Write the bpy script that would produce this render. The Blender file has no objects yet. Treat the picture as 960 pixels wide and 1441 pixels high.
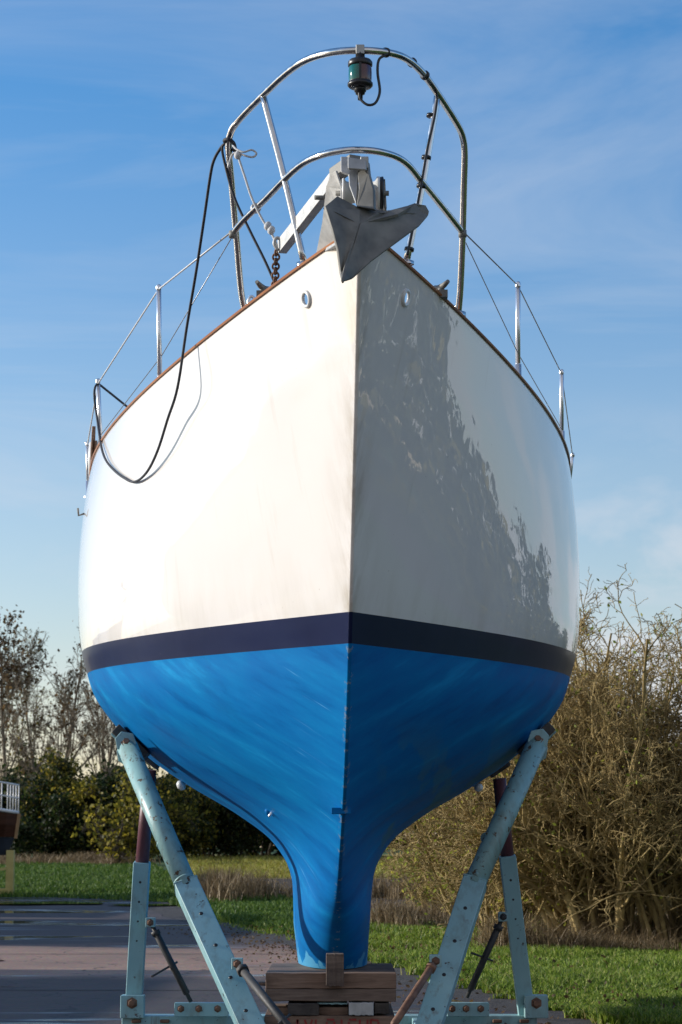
import bpy, bmesh, math, random
import numpy as np
from mathutils import Vector, Matrix
from mathutils.bvhtree import BVHTree
random.seed(7); RNG = np.random.default_rng(11)
PI = math.pi
scene = bpy.context.scene
COL = scene.collection

# ---------------------------------------------------------------- camera
CAM_H = 1.05
FPX = 3200.0                      # focal length measured in photograph pixels (960 x 1441)
HORIZON = 1192.0
PITCH = math.atan((HORIZON - 720.5) / FPX)
cam_data = bpy.data.cameras.new('camera'); cam = bpy.data.objects.new('camera', cam_data); COL.objects.link(cam)
cam.location = (0, 0, CAM_H); cam.rotation_euler = (PI / 2 + PITCH, 0, 0)
cam_data.sensor_fit = 'VERTICAL'; cam_data.sensor_height = 36.0; cam_data.lens = FPX / 1441 * 36.0
cam_data.clip_start = 0.1; cam_data.clip_end = 6000
cam_data.dof.use_dof = True; cam_data.dof.focus_distance = 9.6; cam_data.dof.aperture_fstop = 11
scene.camera = cam

def at(px, row, dist):
    """world point at ground distance dist in front of the tripod, on the sight line of a measured direction"""
    r = (px - 480) / FPX; u = -(row - 720.5) / FPX
    c, s = math.cos(PITCH), math.sin(PITCH)
    d = Vector((r, c - u * s, s + u * c))
    return Vector((0, 0, CAM_H)) + d * (dist / d.y)
def sight(px, row):
    return (at(px, row, 10) - Vector((0, 0, CAM_H))).normalized()
def to_px(p):
    v = Vector(p) - Vector((0, 0, CAM_H)); c, s = math.cos(PITCH), math.sin(PITCH)
    f = v.y * c + v.z * s; u = -v.y * s + v.z * c
    return (480 + FPX * v.x / f, 720.5 - FPX * u / f)

# ---------------------------------------------------------------- hull shape
def pchip(xs, ys, x):
    xs = np.asarray(xs, float); ys = np.asarray(ys, float); x = np.asarray(x, float)
    h = np.diff(xs); d = np.diff(ys) / h; m = np.zeros(len(xs)); m[0] = d[0]; m[-1] = d[-1]
    for i in range(1, len(xs) - 1):
        if d[i-1] * d[i] > 0:
            w1 = 2 * h[i] + h[i-1]; w2 = h[i] + 2 * h[i-1]
            m[i] = (w1 + w2) / (w1 / d[i-1] + w2 / d[i])
    i = np.clip(np.searchsorted(xs, x) - 1, 0, len(xs) - 2)
    t = (x - xs[i]) / h[i]; t2 = t * t; t3 = t2 * t
    return (2*t3-3*t2+1)*ys[i] + (t3-2*t2+t)*h[i]*m[i] + (-2*t3+3*t2)*ys[i+1] + (t3-t2)*h[i]*m[i+1]
#        q     stem  B     L    pow  tail  end
LEV = [(-1.41, 2.42, .158, .36, .50, .25, 7.9),
       (-1.20, 2.17, .166, .55, .56, .20, 8.05),
       (-1.00, 1.86, .200, 1.3, .76, .14, 8.2),
       (-0.87, 1.64, .285, 1.9, .88, .08, 8.28),
       (-0.73, 1.40, .49, 2.6, .97, .05, 8.35),
       (-0.60, 1.19, .73, 3.0, 1.0, .05, 8.42),
       (-0.46, 1.02, .945, 3.2, 1.0, .06, 8.5),
       (-0.27, .86, 1.15, 3.4, 1.0, .10, 8.6),
       (-0.10, .75, 1.28, 3.7, 1.0, .20, 8.75),
       (0.0, .70, 1.32, 3.85, 1.0, .30, 8.85),
       (0.12, .635, 1.355, 3.95, 1.0, .40, 8.95),
       (0.60, .40, 1.41, 4.5, 1.0, .55, 9.2),
       (1.00, .20, 1.41, 4.8, 1.0, .62, 9.35),
       (1.495, 0.0, 1.365, 5.2, .92, .66, 9.5)]
LQ = [l[0] for l in LEV]
def z_sheer(s): return 1.495 - .130 * s + .0115 * s * s
def z_of(q, s): return q if q <= .12 else .12 + (q - .12) / 1.375 * (z_sheer(s) - .12)
def lev0(q): return [float(pchip(LQ, [l[k] for l in LEV], q)) for k in range(1, 7)]
def lev(q):
    w = min(.30, q - .12, 1.495 - q)
    if w <= .01: return lev0(q)
    return [float(v) for v in np.mean([lev0(q + w * t) for t in (-1, -.75, -.5, -.25, 0, .25, .5, .75, 1)], axis=0)]
_lc = {}
def half(q, s):
    k = round(q, 5)
    if k not in _lc: _lc[k] = lev(q)
    s0, B, L, p, tail, end = _lc[k]
    d = max(s - s0, 0.0)
    b = B * math.sin(PI / 2 * min(d / L, 1)) ** p
    if s > 5.4:
        t = min((s - 5.4) / (end - 5.4), 1); b *= 1 - (1 - tail) * t * t * (3 - 2 * t)
    return b + .006
YAW, HEEL, TRIM = .029, .009, .036
BOAT = Matrix.Translation((.055, 8.2, CAM_H + .765)) @ Matrix.Rotation(YAW, 4, 'Z') @ Matrix.Rotation(TRIM, 4, 'X') @ Matrix.Rotation(HEEL, 4, 'Y')
def hullp(q, s, side, out=0.0):
    return Vector((side * (half(q, s) + out), s, z_of(q, s)))
# ---------------------------------------------------------------- materials
def new_mat(name):
    m = bpy.data.materials.new(name); m.use_nodes = True
    nt = m.node_tree; b = nt.nodes['Principled BSDF']
    return m, nt, b
def N(nt, kind, **kw):
    n = nt.nodes.new(kind)
    for k, v in kw.items():
        if k.startswith('i_'): n.inputs[k[2:].replace('_', ' ')].default_value = v
        else: setattr(n, k, v)
    return n
def L_(nt, a, b): nt.links.new(a, b)
def ramp(nt, fac, stops):
    r = nt.nodes.new('ShaderNodeValToRGB'); e = r.color_ramp.elements
    while len(e) < len(stops): e.new(.5)
    for i, (p, c) in enumerate(stops):
        e[i].position = p; e[i].color = (*c, 1) if len(c) == 3 else c
    L_(nt, fac, r.inputs[0]); return r.outputs[0]
def noise(nt, scale, detail=4, rough=.55, map_scale=None, map_rot=None, coord='Object', dist=0):
    tc = nt.nodes.new('ShaderNodeTexCoord'); out = tc.outputs[coord]
    if map_scale or map_rot:
        if map_rot:
            m0 = nt.nodes.new('ShaderNodeMapping'); m0.inputs['Rotation'].default_value = map_rot; L_(nt, out, m0.inputs[0]); out = m0.outputs[0]
        if map_scale:
            m1 = nt.nodes.new('ShaderNodeMapping'); m1.inputs['Scale'].default_value = map_scale; L_(nt, out, m1.inputs[0]); out = m1.outputs[0]
    n = nt.nodes.new('ShaderNodeTexNoise'); n.inputs['Scale'].default_value = scale; n.inputs['Detail'].default_value = detail
    n.inputs['Roughness'].default_value = rough; n.inputs['Distortion'].default_value = dist; L_(nt, out, n.inputs['Vector'])
    return n.outputs['Fac']
def mixc(nt, fac, a, b, mode='MIX'):
    m = nt.nodes.new('ShaderNodeMix'); m.data_type = 'RGBA'; m.blend_type = mode
    for sock, v in ((m.inputs[0], fac), (m.inputs[6], a), (m.inputs[7], b)):
        if isinstance(v, (int, float)): sock.default_value = v
        elif isinstance(v, tuple): sock.default_value = (*v, 1)
        else: L_(nt, v, sock)
    return m.outputs[2]
def math_(nt, op, a, b=None):
    m = nt.nodes.new('ShaderNodeMath'); m.operation = op
    for sock, v in ((m.inputs[0], a), (m.inputs[1], b)):
        if v is None: continue
        if isinstance(v, (int, float)): sock.default_value = v
        else: L_(nt, v, sock)
    return m.outputs[0]
def bump(nt, bsdf, h, strength, dist=.01):
    b = nt.nodes.new('ShaderNodeBump'); b.inputs['Strength'].default_value = strength; b.inputs['Distance'].default_value = dist
    L_(nt, h, b.inputs['Height']); L_(nt, b.outputs[0], bsdf.inputs['Normal']); return b
def mat(name, c1, c2=None, scale=8, rough=.5, rough2=None, metal=0, bmp=0, bdist=.01, coat=0, stretch=None, detail=5, lo=.35, hi=.65, spec=.5):
    m, nt, b = new_mat(name)
    b.inputs['Roughness'].default_value = rough; b.inputs['Metallic'].default_value = metal
    b.inputs['Coat Weight'].default_value = coat; b.inputs['Coat Roughness'].default_value = .05
    b.inputs['Specular IOR Level'].default_value = spec
    n = noise(nt, scale, detail, map_scale=stretch)
    L_(nt, ramp(nt, n, [(lo, c1), (hi, c2 or tuple(min(1, v * 1.15) for v in c1))]), b.inputs['Base Color'])
    if rough2 is not None:
        r = ramp(nt, n, [(lo, (rough,) * 3), (hi, (rough2,) * 3)]); L_(nt, r, b.inputs['Roughness'])
    if bmp: bump(nt, b, n, bmp, bdist)
    return m
def painted_steel(name, base, base2, rust=.60, rustcol=(.055, .02, .01)):
    """chipped paint over rusty steel"""
    m, nt, b = new_mat(name)
    col = ramp(nt, noise(nt, 3.5, 5), [(.3, base), (.7, base2)])
    grime = ramp(nt, noise(nt, 5, 7, .65, map_scale=(2.5, 2.5, .7)), [(.50, (0, 0, 0)), (.74, (1, 1, 1))])
    col = mixc(nt, math_(nt, 'MULTIPLY', grime, .75), col, (base2[0] * .55, base2[1] * .42, base2[2] * .36))
    chips = ramp(nt, noise(nt, 22, 6, .7), [(rust, (0, 0, 0)), (rust + .025, (1, 1, 1))])
    col = mixc(nt, chips, col, rustcol)
    runs = math_(nt, 'MULTIPLY', ramp(nt, noise(nt, 9, 6, .6, map_scale=(3.2, 3.2, .45)), [(.56, (0, 0, 0)), (.70, (1, 1, 1))]), ramp(nt, noise(nt, 2.2, 3), [(.45, (0, 0, 0)), (.62, (1, 1, 1))]))
    col = mixc(nt, math_(nt, 'MULTIPLY', runs, .6), col, (.13, .065, .03))
    L_(nt, col, b.inputs['Base Color']); b.inputs['Roughness'].default_value = .42
    bump(nt, b, math_(nt, 'SUBTRACT', noise(nt, 60, 3), chips), .25, .002)
    return m
MT = {}
MT['steel'] = mat('stainless_steel', (.62, .60, .57), (.72, .70, .67), 30, .10, .22, metal=1)
MT['alu'] = mat('anodised_aluminium', (.72, .74, .78), (.82, .83, .85), 20, .28, metal=.85)
MT['galv'] = mat('galvanised_steel', (.11, .108, .098), (.25, .243, .222), 11, .5, .7, metal=.15, bmp=.35, bdist=.004, lo=.3, hi=.7)
MT['galv_lt'] = mat('weathered_galvanised_steel', (.34, .345, .34), (.50, .50, .49), 22, .45, .6, metal=.35, bmp=.15, bdist=.003, lo=.3, hi=.7)
MT['teal'] = painted_steel('pale_teal_paint', (.22, .42, .455), (.31, .51, .53), .635)
MT['tealtube'] = painted_steel('worn_teal_paint', (.20, .38, .39), (.30, .49, .48), .585, (.10, .065, .035))
MT['primer'] = painted_steel('red_primer', (.12, .045, .055), (.17, .07, .085), .63, (.05, .02, .015))
MT['rust'] = mat('rusty_steel', (.10, .045, .025), (.24, .13, .08), 18, .65, .8, bmp=.5, bdist=.003)
MT['dark'] = mat('dark_grimy_steel', (.02, .022, .025), (.06, .055, .05), 18, .55, .7, bmp=.3, bdist=.003)
MT['black'] = mat('black_plastic', (.012, .012, .014), (.02, .02, .022), 10, .35)
MT['rope'] = mat('black_rope', (.010, .012, .018), (.03, .033, .045), 120, .7, bmp=.6, bdist=.002)
MT['cord'] = mat('pale_cord', (.42, .44, .46), (.62, .62, .62), 150, .8, bmp=.6, bdist=.002)
MT['brown_rope'] = mat('brown_rope', (.16, .08, .04), (.34, .2, .12), 90, .8, bmp=.6, bdist=.003)
MT['white'] = mat('white_plastic', (.70, .70, .68), (.80, .80, .78), 6, .3)
MT['wire'] = mat('plastic_coated_wire', (.55, .56, .58), (.68, .68, .68), 40, .35)
MT['wire_thin'] = mat('stainless_wire', (.22, .22, .23), (.34, .34, .34), 60, .35, metal=.6)
MT['teak'] = mat('varnished_teak', (.26, .085, .025), (.40, .15, .045), 9, .4, coat=.05, spec=.3, stretch=(1, .2, 1))
MT['deck'] = mat('non_slip_deck', (.55, .53, .47), (.63, .61, .55), 60, .7, bmp=.4, bdist=.002)
MT['rubber'] = mat('weathered_rubber_faced_timber', (.035, .032, .030), (.10, .09, .08), 14, .75, .9, bmp=.6, bdist=.006)
def wood(name, c1, c2, c3):
    m, nt, b = new_mat(name)
    g = noise(nt, 3.0, 8, .65, map_scale=(1.2, 14, 14), dist=.6)
    col = ramp(nt, g, [(.28, c1), (.5, c2), (.72, c3)])
    st = ramp(nt, noise(nt, 4, 5), [(.48, (0, 0, 0)), (.66, (1, 1, 1))])
    L_(nt, mixc(nt, math_(nt, 'MULTIPLY', st, .6), col, tuple(v * .45 for v in c1)), b.inputs['Base Color'])
    b.inputs['Roughness'].default_value = .8; bump(nt, b, g, .5, .004); return m
MT['timber'] = wood('weathered_timber', (.075, .05, .038), (.15, .105, .08), (.24, .175, .13))
MT['timber2'] = wood('reddish_timber', (.10, .06, .04), (.20, .125, .085), (.30, .20, .14))
MT['timber3'] = wood('dark_split_timber', (.03, .025, .022), (.075, .06, .05), (.15, .125, .105))
MT['redpaint'] = mat('faded_red_paint', (.28, .02, .015), (.20, .04, .03), 40, .7)
def lens(name, c):
    m, nt, b = new_mat(name); b.inputs['Base Color'].default_value = (*c, 1); b.inputs['Roughness'].default_value = .08
    b.inputs['Coat Weight'].default_value = .6
    w = N(nt, 'ShaderNodeTexNoise', i_Scale=60.0); L_(nt, ramp(nt, w.outputs[0], [(.3, tuple(v * .6 for v in c)), (.7, c)]), b.inputs['Base Color']); return m
MT['green'] = lens('green_glass_lens', (.0, .13, .105)); MT['red'] = lens('red_glass_lens', (.09, .012, .012))

# gelcoat with two fairlead holes cut through it
HOLES = []
def gelcoat():
    m, nt, b = new_mat('white_gelcoat')
    n1 = noise(nt, 1.1, 4, .5)
    col = ramp(nt, n1, [(.3, (.79, .75, .71)), (.7, (.84, .80, .76))])
    tc = N(nt, 'ShaderNodeTexCoord'); sx = N(nt, 'ShaderNodeSeparateXYZ'); L_(nt, tc.outputs['Object'], sx.inputs[0])
    # grime that gathers along the stem and just over the stripe
    stemd = math_(nt, 'ABSOLUTE', sx.outputs[0])
    near = ramp(nt, stemd, [(.0, (1, 1, 1)), (.045, (.25,) * 3), (.12, (0, 0, 0))])
    st = ramp(nt, noise(nt, 10, 6, .65, map_scale=(1, 1, .35)), [(.40, (0, 0, 0)), (.7, (1, 1, 1))])
    col = mixc(nt, math_(nt, 'MULTIPLY', math_(nt, 'MULTIPLY', near, st), .75), col, (.30, .23, .13))
    low = ramp(nt, sx.outputs[2], [(.12, (1, 1, 1)), (.42, (0, 0, 0))])
    st2 = ramp(nt, noise(nt, 6, 6, .6, map_scale=(1, 1, .25)), [(.42, (0, 0, 0)), (.8, (1, 1, 1))])
    col = mixc(nt, math_(nt, 'MULTIPLY', math_(nt, 'MULTIPLY', low, st2), .40), col, (.48, .42, .30))
    vs_ = ramp(nt, noise(nt, 7, 5, .6, map_scale=(1, 2.4, .16)), [(.60, (0, 0, 0)), (.76, (1, 1, 1))])
    col = mixc(nt, math_(nt, 'MULTIPLY', vs_, .16), col, (.42, .34, .22))
    spk = ramp(nt, noise(nt, 38, 3, .6), [(.735, (0, 0, 0)), (.76, (1, 1, 1))])
    col = mixc(nt, math_(nt, 'MULTIPLY', spk, .35), col, (.25, .2, .14))
    L_(nt, col, b.inputs['Base Color'])
    b.inputs['Roughness'].default_value = .5; b.inputs['Coat Weight'].default_value = 1.0; b.inputs['Coat Roughness'].default_value = .012
    b.inputs['Coat IOR'].default_value = 1.45; b.inputs['Specular IOR Level'].default_value = .1
    hsum = math_(nt, 'ADD', noise(nt, 2.2, 2, .4), math_(nt, 'MULTIPLY', noise(nt, 9, 2, .4), .12))
    bp = bump(nt, b, hsum, .10, .012); bp2 = N(nt, 'ShaderNodeBump'); bp2.inputs['Strength'].default_value = .22; bp2.inputs['Distance'].default_value = .012; L_(nt, hsum, bp2.inputs['Height']); L_(nt, bp2.outputs[0], b.inputs['Coat Normal'])
    keep = None
    for c, r in HOLES:
        s = N(nt, 'ShaderNodeVectorMath', operation='DISTANCE'); L_(nt, tc.outputs['Object'], s.inputs[0]); s.inputs[1].default_value = c
        g = math_(nt, 'GREATER_THAN', s.outputs['Value'], r); keep = g if keep is None else math_(nt, 'MULTIPLY', keep, g)
    if keep is not None: L_(nt, keep, b.inputs['Alpha'])
    return m
def stripe_mat():
    m, nt, b = new_mat('navy_boot_stripe')
    col = ramp(nt, noise(nt, 2.4, 5), [(.35, (.005, .010, .045)), (.7, (.009, .016, .060))])
    sp = ramp(nt, noise(nt, 30, 4, .6), [(.70, (0, 0, 0)), (.74, (1, 1, 1))])
    L_(nt, mixc(nt, math_(nt, 'MULTIPLY', sp, .3), col, (.2, .2, .24)), b.inputs['Base Color'])
    b.inputs['Roughness'].default_value = .32; b.inputs['Specular IOR Level'].default_value = .22; b.inputs['Coat Weight'].default_value = .05; b.inputs['Coat Roughness'].default_value = .05
    bump(nt, b, noise(nt, 3, 2), .25, .01); return m
def antifoul():
    m, nt, b = new_mat('blue_antifouling')
    r1 = (-.37, 0, 0)                                                # brush direction: along the hull and falling towards the bow
    streak = noise(nt, 2.0, 7, .62, map_rot=r1, map_scale=(.5, .6, 5.0))
    col = ramp(nt, streak, [(.30, (.001, .090, .29)), (.44, (.002, .140, .39)), (.58, (.002, .170, .43)), (.72, (.008, .25, .54))])
    patch = ramp(nt, noise(nt, 1.4, 6, .6, dist=.6), [(.45, (0, 0, 0)), (.75, (1, 1, 1))])
    col = mixc(nt, math_(nt, 'MULTIPLY', patch, .5), col, (.005, .105, .36))
    fine = noise(nt, 3.0, 3, .5, map_rot=(-.45, .0, .0), map_scale=(.5, .5, 34))
    gate = ramp(nt, noise(nt, 1.7, 3), [(.5, (0, 0, 0)), (.62, (1, 1, 1))])
    sc = math_(nt, 'MULTIPLY', ramp(nt, fine, [(.69, (0, 0, 0)), (.735, (1, 1, 1))]), gate)
    col = mixc(nt, math_(nt, 'MULTIPLY', sc, .7), col, (.14, .38, .66))
    chalk = ramp(nt, noise(nt, 5, 8, .72, map_rot=r1, map_scale=(.6, .8, 2.2)), [(.52, (0, 0, 0)), (.72, (1, 1, 1))])
    col = mixc(nt, math_(nt, 'MULTIPLY', chalk, .22), col, (.012, .22, .54))
    drk = ramp(nt, noise(nt, 1.1, 7, .7, map_rot=r1, map_scale=(.5, .5, 1.6)), [(.30, (1, 1, 1)), (.46, (0, 0, 0))])
    col = mixc(nt, math_(nt, 'MULTIPLY', drk, .45), col, (.003, .045, .15))
    grn_refl = ramp(nt, noise(nt, 2.1, 6, .6, map_rot=(.3, 0, 0), map_scale=(1, .5, 1.8)), [(.51, (0, 0, 0)), (.55, (1, 1, 1))])
    tc0 = N(nt, 'ShaderNodeTexCoord'); s0_ = N(nt, 'ShaderNodeSeparateXYZ'); L_(nt, tc0.outputs['Object'], s0_.inputs[0])
    gm = math_(nt, 'MULTIPLY', ramp(nt, s0_.outputs[0], [(.10, (0, 0, 0)), (.25, (1, 1, 1))]), ramp(nt, math_(nt, 'ADD', s0_.outputs[2], 1.0), [(.35, (1, 1, 1)), (.75, (0, 0, 0))]))
    col = mixc(nt, math_(nt, 'MULTIPLY', math_(nt, 'MULTIPLY', grn_refl, gm), .5), col, (.09, .20, .17))  # greenish grass reflection painted into the lower right side
    tc = N(nt, 'ShaderNodeTexCoord'); sx = N(nt, 'ShaderNodeSeparateXYZ'); L_(nt, tc.outputs['Object'], sx.inputs[0])
    # worn paint along the stem edge and at the foot of the keel
    edge = ramp(nt, math_(nt, 'ABSOLUTE', sx.outputs[0]), [(.0, (1, 1, 1)), (.011, (.9,) * 3), (.02, (0, 0, 0))])
    worn = ramp(nt, noise(nt, 26, 5, .7), [(.56, (0, 0, 0)), (.60, (1, 1, 1))])
    col = mixc(nt, math_(nt, 'MULTIPLY', edge, worn), col, (.14, .22, .32))
    foot = math_(nt, 'ADD', sx.outputs[2], math_(nt, 'MULTIPLY', noise(nt, 9, 5), .35))
    fm = ramp(nt, math_(nt, 'ADD', foot, 1.255), [(.045, (1, 1, 1)), (.055, (0, 0, 0))])
    col = mixc(nt, math_(nt, 'MULTIPLY', fm, .75), col, (.10, .36, .56))
    L_(nt, col, b.inputs['Base Color'])
    rg = ramp(nt, streak, [(.3, (.42,) * 3), (.7, (.62,) * 3)]); L_(nt, rg, b.inputs['Roughness'])
    b.inputs['Specular IOR Level'].default_value = .06
    bump(nt, b, streak, .08, .004); return m

# ---------------------------------------------------------------- mesh builder
INV = {}
class MB:
    def __init__(s): s.v = []; s.f = []; s.m = []; s.sm = []
    def add(s, vs, fs, mi=0, smooth=False):
        o = len(s.v); s.v += [Vector(v) for v in vs]
        for f in fs: s.f.append([i + o for i in f]); s.m.append(mi); s.sm.append(smooth)
        return s
    def box(s, c, ax, ay, az, mi=0):
        """box by centre and three half-extent vectors"""
        c = Vector(c); vs = [c + ax * i + ay * j + az * k for i in (-1, 1) for j in (-1, 1) for k in (-1, 1)]
        fs = [(0, 1, 3, 2), (4, 6, 7, 5), (0, 4, 5, 1), (2, 3, 7, 6), (0, 2, 6, 4), (1, 5, 7, 3)]
        return s.add(vs, fs, mi)
    def abox(s, c, sx, sy, sz, mi=0): return s.box(c, Vector((sx/2, 0, 0)), Vector((0, sy/2, 0)), Vector((0, 0, sz/2)), mi)
    def beam(s, p0, p1, w, d, side=(1, 0, 0), mi=0):
        p0, p1 = Vector(p0), Vector(p1); a = (p1 - p0); n = a.normalized(); sd = Vector(side); sd = (sd - n * sd.dot(n)).normalized(); u = n.cross(sd)
        return s.box((p0 + p1) / 2, a / 2, sd * w / 2, u * d / 2, mi)
    def tube(s, pts, r, n=12, mi=0, cap=True, closed=False):
        pts = [Vector(p) for p in pts]; k = len(pts); rs = r if isinstance(r, (list, tuple)) else [r] * k
        tang = []
        for i in range(k):
            a = pts[(i - 1) % k] if (i or closed) else pts[0]; b = pts[(i + 1) % k] if (i < k - 1 or closed) else pts[-1]
            tang.append((b - a).normalized())
        t0 = tang[0]; u = t0.cross(Vector((0, 0, 1)) if abs(t0.z) < .9 else Vector((1, 0, 0))).normalized(); vs = []
        for i in range(k):
            t = tang[i]; u = (u - t * u.dot(t)).normalized(); w = t.cross(u)
            vs += [pts[i] + (u * math.cos(2*PI*j/n) + w * math.sin(2*PI*j/n)) * rs[i] for j in range(n)]
        fs = [(i*n+j, i*n+(j+1) % n, (i+1)*n+(j+1) % n, (i+1)*n+j) for i in range(k-1) for j in range(n)]
        if closed: fs += [((k-1)*n+j, (k-1)*n+(j+1) % n, (j+1) % n, j) for j in range(n)]
        s.add(vs, fs, mi, True)
        if cap and not closed:
            o = len(s.v) - len(vs)
            for base, rev in ((0, True), ((k-1)*n, False)):
                f = [o + base + j for j in range(n)]; s.f.append(f[::-1] if rev else f); s.m.append(mi); s.sm.append(False)
        return s
    def lathe(s, c, axis, prof, n=24, mi=0, smooth=True, a0=0, a1=2*PI):
        """prof: list of (offset along axis, radius)"""
        c = Vector(c); ax = Vector(axis).normalized(); u = ax.cross(Vector((0, 1, 0)) if abs(ax.y) < .9 else Vector((1, 0, 0))).normalized(); w = ax.cross(u)
        full = abs(a1 - a0 - 2*PI) < 1e-6; m = n if full else n + 1; vs = []
        for h, r in prof:
            for j in range(m):
                a = a0 + (a1 - a0) * j / n; vs.append(c + ax * h + (u * math.cos(a) + w * math.sin(a)) * max(r, 1e-5))
        fs = []
        for i in range(len(prof) - 1):
            for j in range(n):
                j2 = (j + 1) % m if full else j + 1
                fs.append((i*m+j, i*m+j2, (i+1)*m+j2, (i+1)*m+j))
        return s.add(vs, fs, mi, smooth)
    def plate(s, poly, thick, mi=0, nrm=None):
        """a flat or slightly folded polygon given thickness"""
        poly = [Vector(p) for p in poly]; n = len(poly)
        if nrm is None:
            nrm = Vector((0, 0, 0))
            for i in range(n): nrm += poly[i].cross(poly[(i+1) % n])
        nrm = Vector(nrm).normalized() * thick / 2
        vs = [p + nrm for p in poly] + [p - nrm for p in poly]
        fs = [list(range(n)), list(range(2*n-1, n-1, -1))] + [(i, i+n, (i+1) % n+n, (i+1) % n) for i in range(n)]
        return s.add(vs, fs, mi)
    def build(s, name, mats, parent=None, bevel=0, sharp=False):
        inv = INV.get(root_of(parent).name) if parent else None
        me = bpy.data.meshes.new(name)
        vs = [(inv @ v) if inv else v for v in s.v]
        me.from_pydata([tuple(v) for v in vs], [], s.f)
        for m in (mats if isinstance(mats, (list, tuple)) else [mats]): me.materials.append(m)
        me.polygons.foreach_set('material_index', s.m); me.polygons.foreach_set('use_smooth', s.sm); me.update()
        bm = bmesh.new(); bm.from_mesh(me); bmesh.ops.recalc_face_normals(bm, faces=bm.faces); bm.to_mesh(me); bm.free()
        o = bpy.data.objects.new(name, me); COL.objects.link(o)
        if parent: o.parent = parent
        if bevel:
            b = o.modifiers.new('bevel', 'BEVEL'); b.width = bevel; b.segments = 2; b.limit_method = 'ANGLE'; b.angle_limit = .7; b.harden_normals = True
        return o
def root_of(o):
    while o.parent: o = o.parent
    return o
def tag(o, label=None, cat=None, group=None, kind=None):
    for k, v in (('label', label), ('category', cat), ('group', group), ('kind', kind)):
        if v: o[k] = v
    return o
def thing(name, label, cat, mw=None, group=None):
    o = bpy.data.objects.new(name, None); COL.objects.link(o); o.empty_display_size = .1
    if mw is not None: o.matrix_world = mw if isinstance(mw, Matrix) else Matrix.Translation(mw)
    INV[o.name] = (o.matrix_basis.copy()).inverted()
    return tag(o, label, cat, group)
def smooth_path(pts, sub=8):
    p = [Vector(q) for q in pts]; p = [2*p[0]-p[1]] + p + [2*p[-1]-p[-2]]; out = []
    for i in range(1, len(p) - 2):
        for j in range(sub):
            t = j / sub; a, b, c, d = p[i-1], p[i], p[i+1], p[i+2]
            out.append(.5 * ((2*b) + (c-a)*t + (2*a-5*b+4*c-d)*t*t + (3*b-a-3*c+d)*t**3))
    out.append(p[-2]); return out
def np_mesh(name, V, F, mats, parent=None, smooth=False, midx=None, quads=True):
    k = F.shape[1]; me = bpy.data.meshes.new(name)
    me.vertices.add(len(V)); me.vertices.foreach_set('co', V.astype(np.float32).ravel())
    me.loops.add(F.size); me.loops.foreach_set('vertex_index', F.astype(np.int32).ravel())
    me.polygons.add(len(F)); me.polygons.foreach_set('loop_start', np.arange(0, F.size, k, dtype=np.int32)); me.polygons.foreach_set('loop_total', np.full(len(F), k, np.int32))
    for m in (mats if isinstance(mats, (list, tuple)) else [mats]): me.materials.append(m)
    if midx is not None: me.polygons.foreach_set('material_index', midx.astype(np.int32))
    me.polygons.foreach_set('use_smooth', np.full(len(F), smooth, bool)); me.update(calc_edges=True); me.validate()
    o = bpy.data.objects.new(name, me); COL.objects.link(o)
    if parent: o.parent = parent
    return o

# ---------------------------------------------------------------- the sailing yacht
BODY_MATS = {}
yacht = thing('sailing_yacht', 'white sailing yacht with navy stripe and bright blue keel, seen bow on in the cradle', 'yacht', BOAT)
qa = list(np.linspace(-1.41, -1.0, 12)) + list(np.linspace(-.96, -.02, 34))
qb = list(np.linspace(0, .12, 5)); qc = list(np.linspace(.12, 1.495, 46))
cols = [0, .0006, .0016, .0035, .0065, .011, .017] + [.025 + .975 * (i / 74) ** 1.25 for i in range(75)]
def hull_grid(qs):
    vs = []
    for q in qs:
        l = lev(float(q)); s0, end = l[0], l[5]
        for side in (-1, 1):
            for c in cols:
                s = s0 + (end - s0) * c; vs.append(hullp(float(q), s, side))
    return vs
allq = qa + qb + qc[1:]; V_all = hull_grid(allq); nc = len(cols); W = 2 * nc
F_all = []
def vid(i, side, c): return i * W + side * nc + c
for i in range(len(allq) - 1):
    for c in range(nc - 1):
        F_all.append((vid(i, 0, c), vid(i+1, 0, c), vid(i+1, 0, c+1), vid(i, 0, c+1)))
        F_all.append((vid(i, 1, c), vid(i, 1, c+1), vid(i+1, 1, c+1), vid(i+1, 1, c)))
    F_all.append((vid(i, 0, 0), vid(i, 1, 0), vid(i+1, 1, 0), vid(i+1, 0, 0)))
    F_all.append((vid(i, 1, nc-1), vid(i, 0, nc-1), vid(i+1, 0, nc-1), vid(i+1, 1, nc-1)))
me = bpy.data.meshes.new('tmp'); me.from_pydata([tuple(v) for v in V_all], [], F_all); me.update()
bm = bmesh.new(); bm.from_mesh(me); bmesh.ops.recalc_face_normals(bm, faces=bm.faces); bm.normal_update()
NR = [v.normal.copy() for v in bm.verts]
if NR[vid(60, 1, 40)].x < 0: NR = [-n for n in NR]
bm.free(); bpy.data.meshes.remove(me)
per = 2 * (nc - 1) + 2
HULL_BVH = BVHTree.FromPolygons([BOAT @ v for v in V_all], F_all)
def hull_hit(px, row):
    d = sight(px, row); loc, n, idx, dist = HULL_BVH.ray_cast(Vector((0, 0, CAM_H)), d)
    if loc is None: loc, n, idx, dist = HULL_BVH.find_nearest(at(px, row, 12.2))
    if n.dot(d) > 0: n = -n
    return loc, n
for px, row in ((432, 421), (570.5, 419)):
    loc, n = hull_hit(px, row); HOLES.append((tuple(BOAT.inverted() @ loc), .0215))
MT['gel'] = gelcoat(); MT['navy'] = stripe_mat(); MT['blue'] = antifoul()
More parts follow.
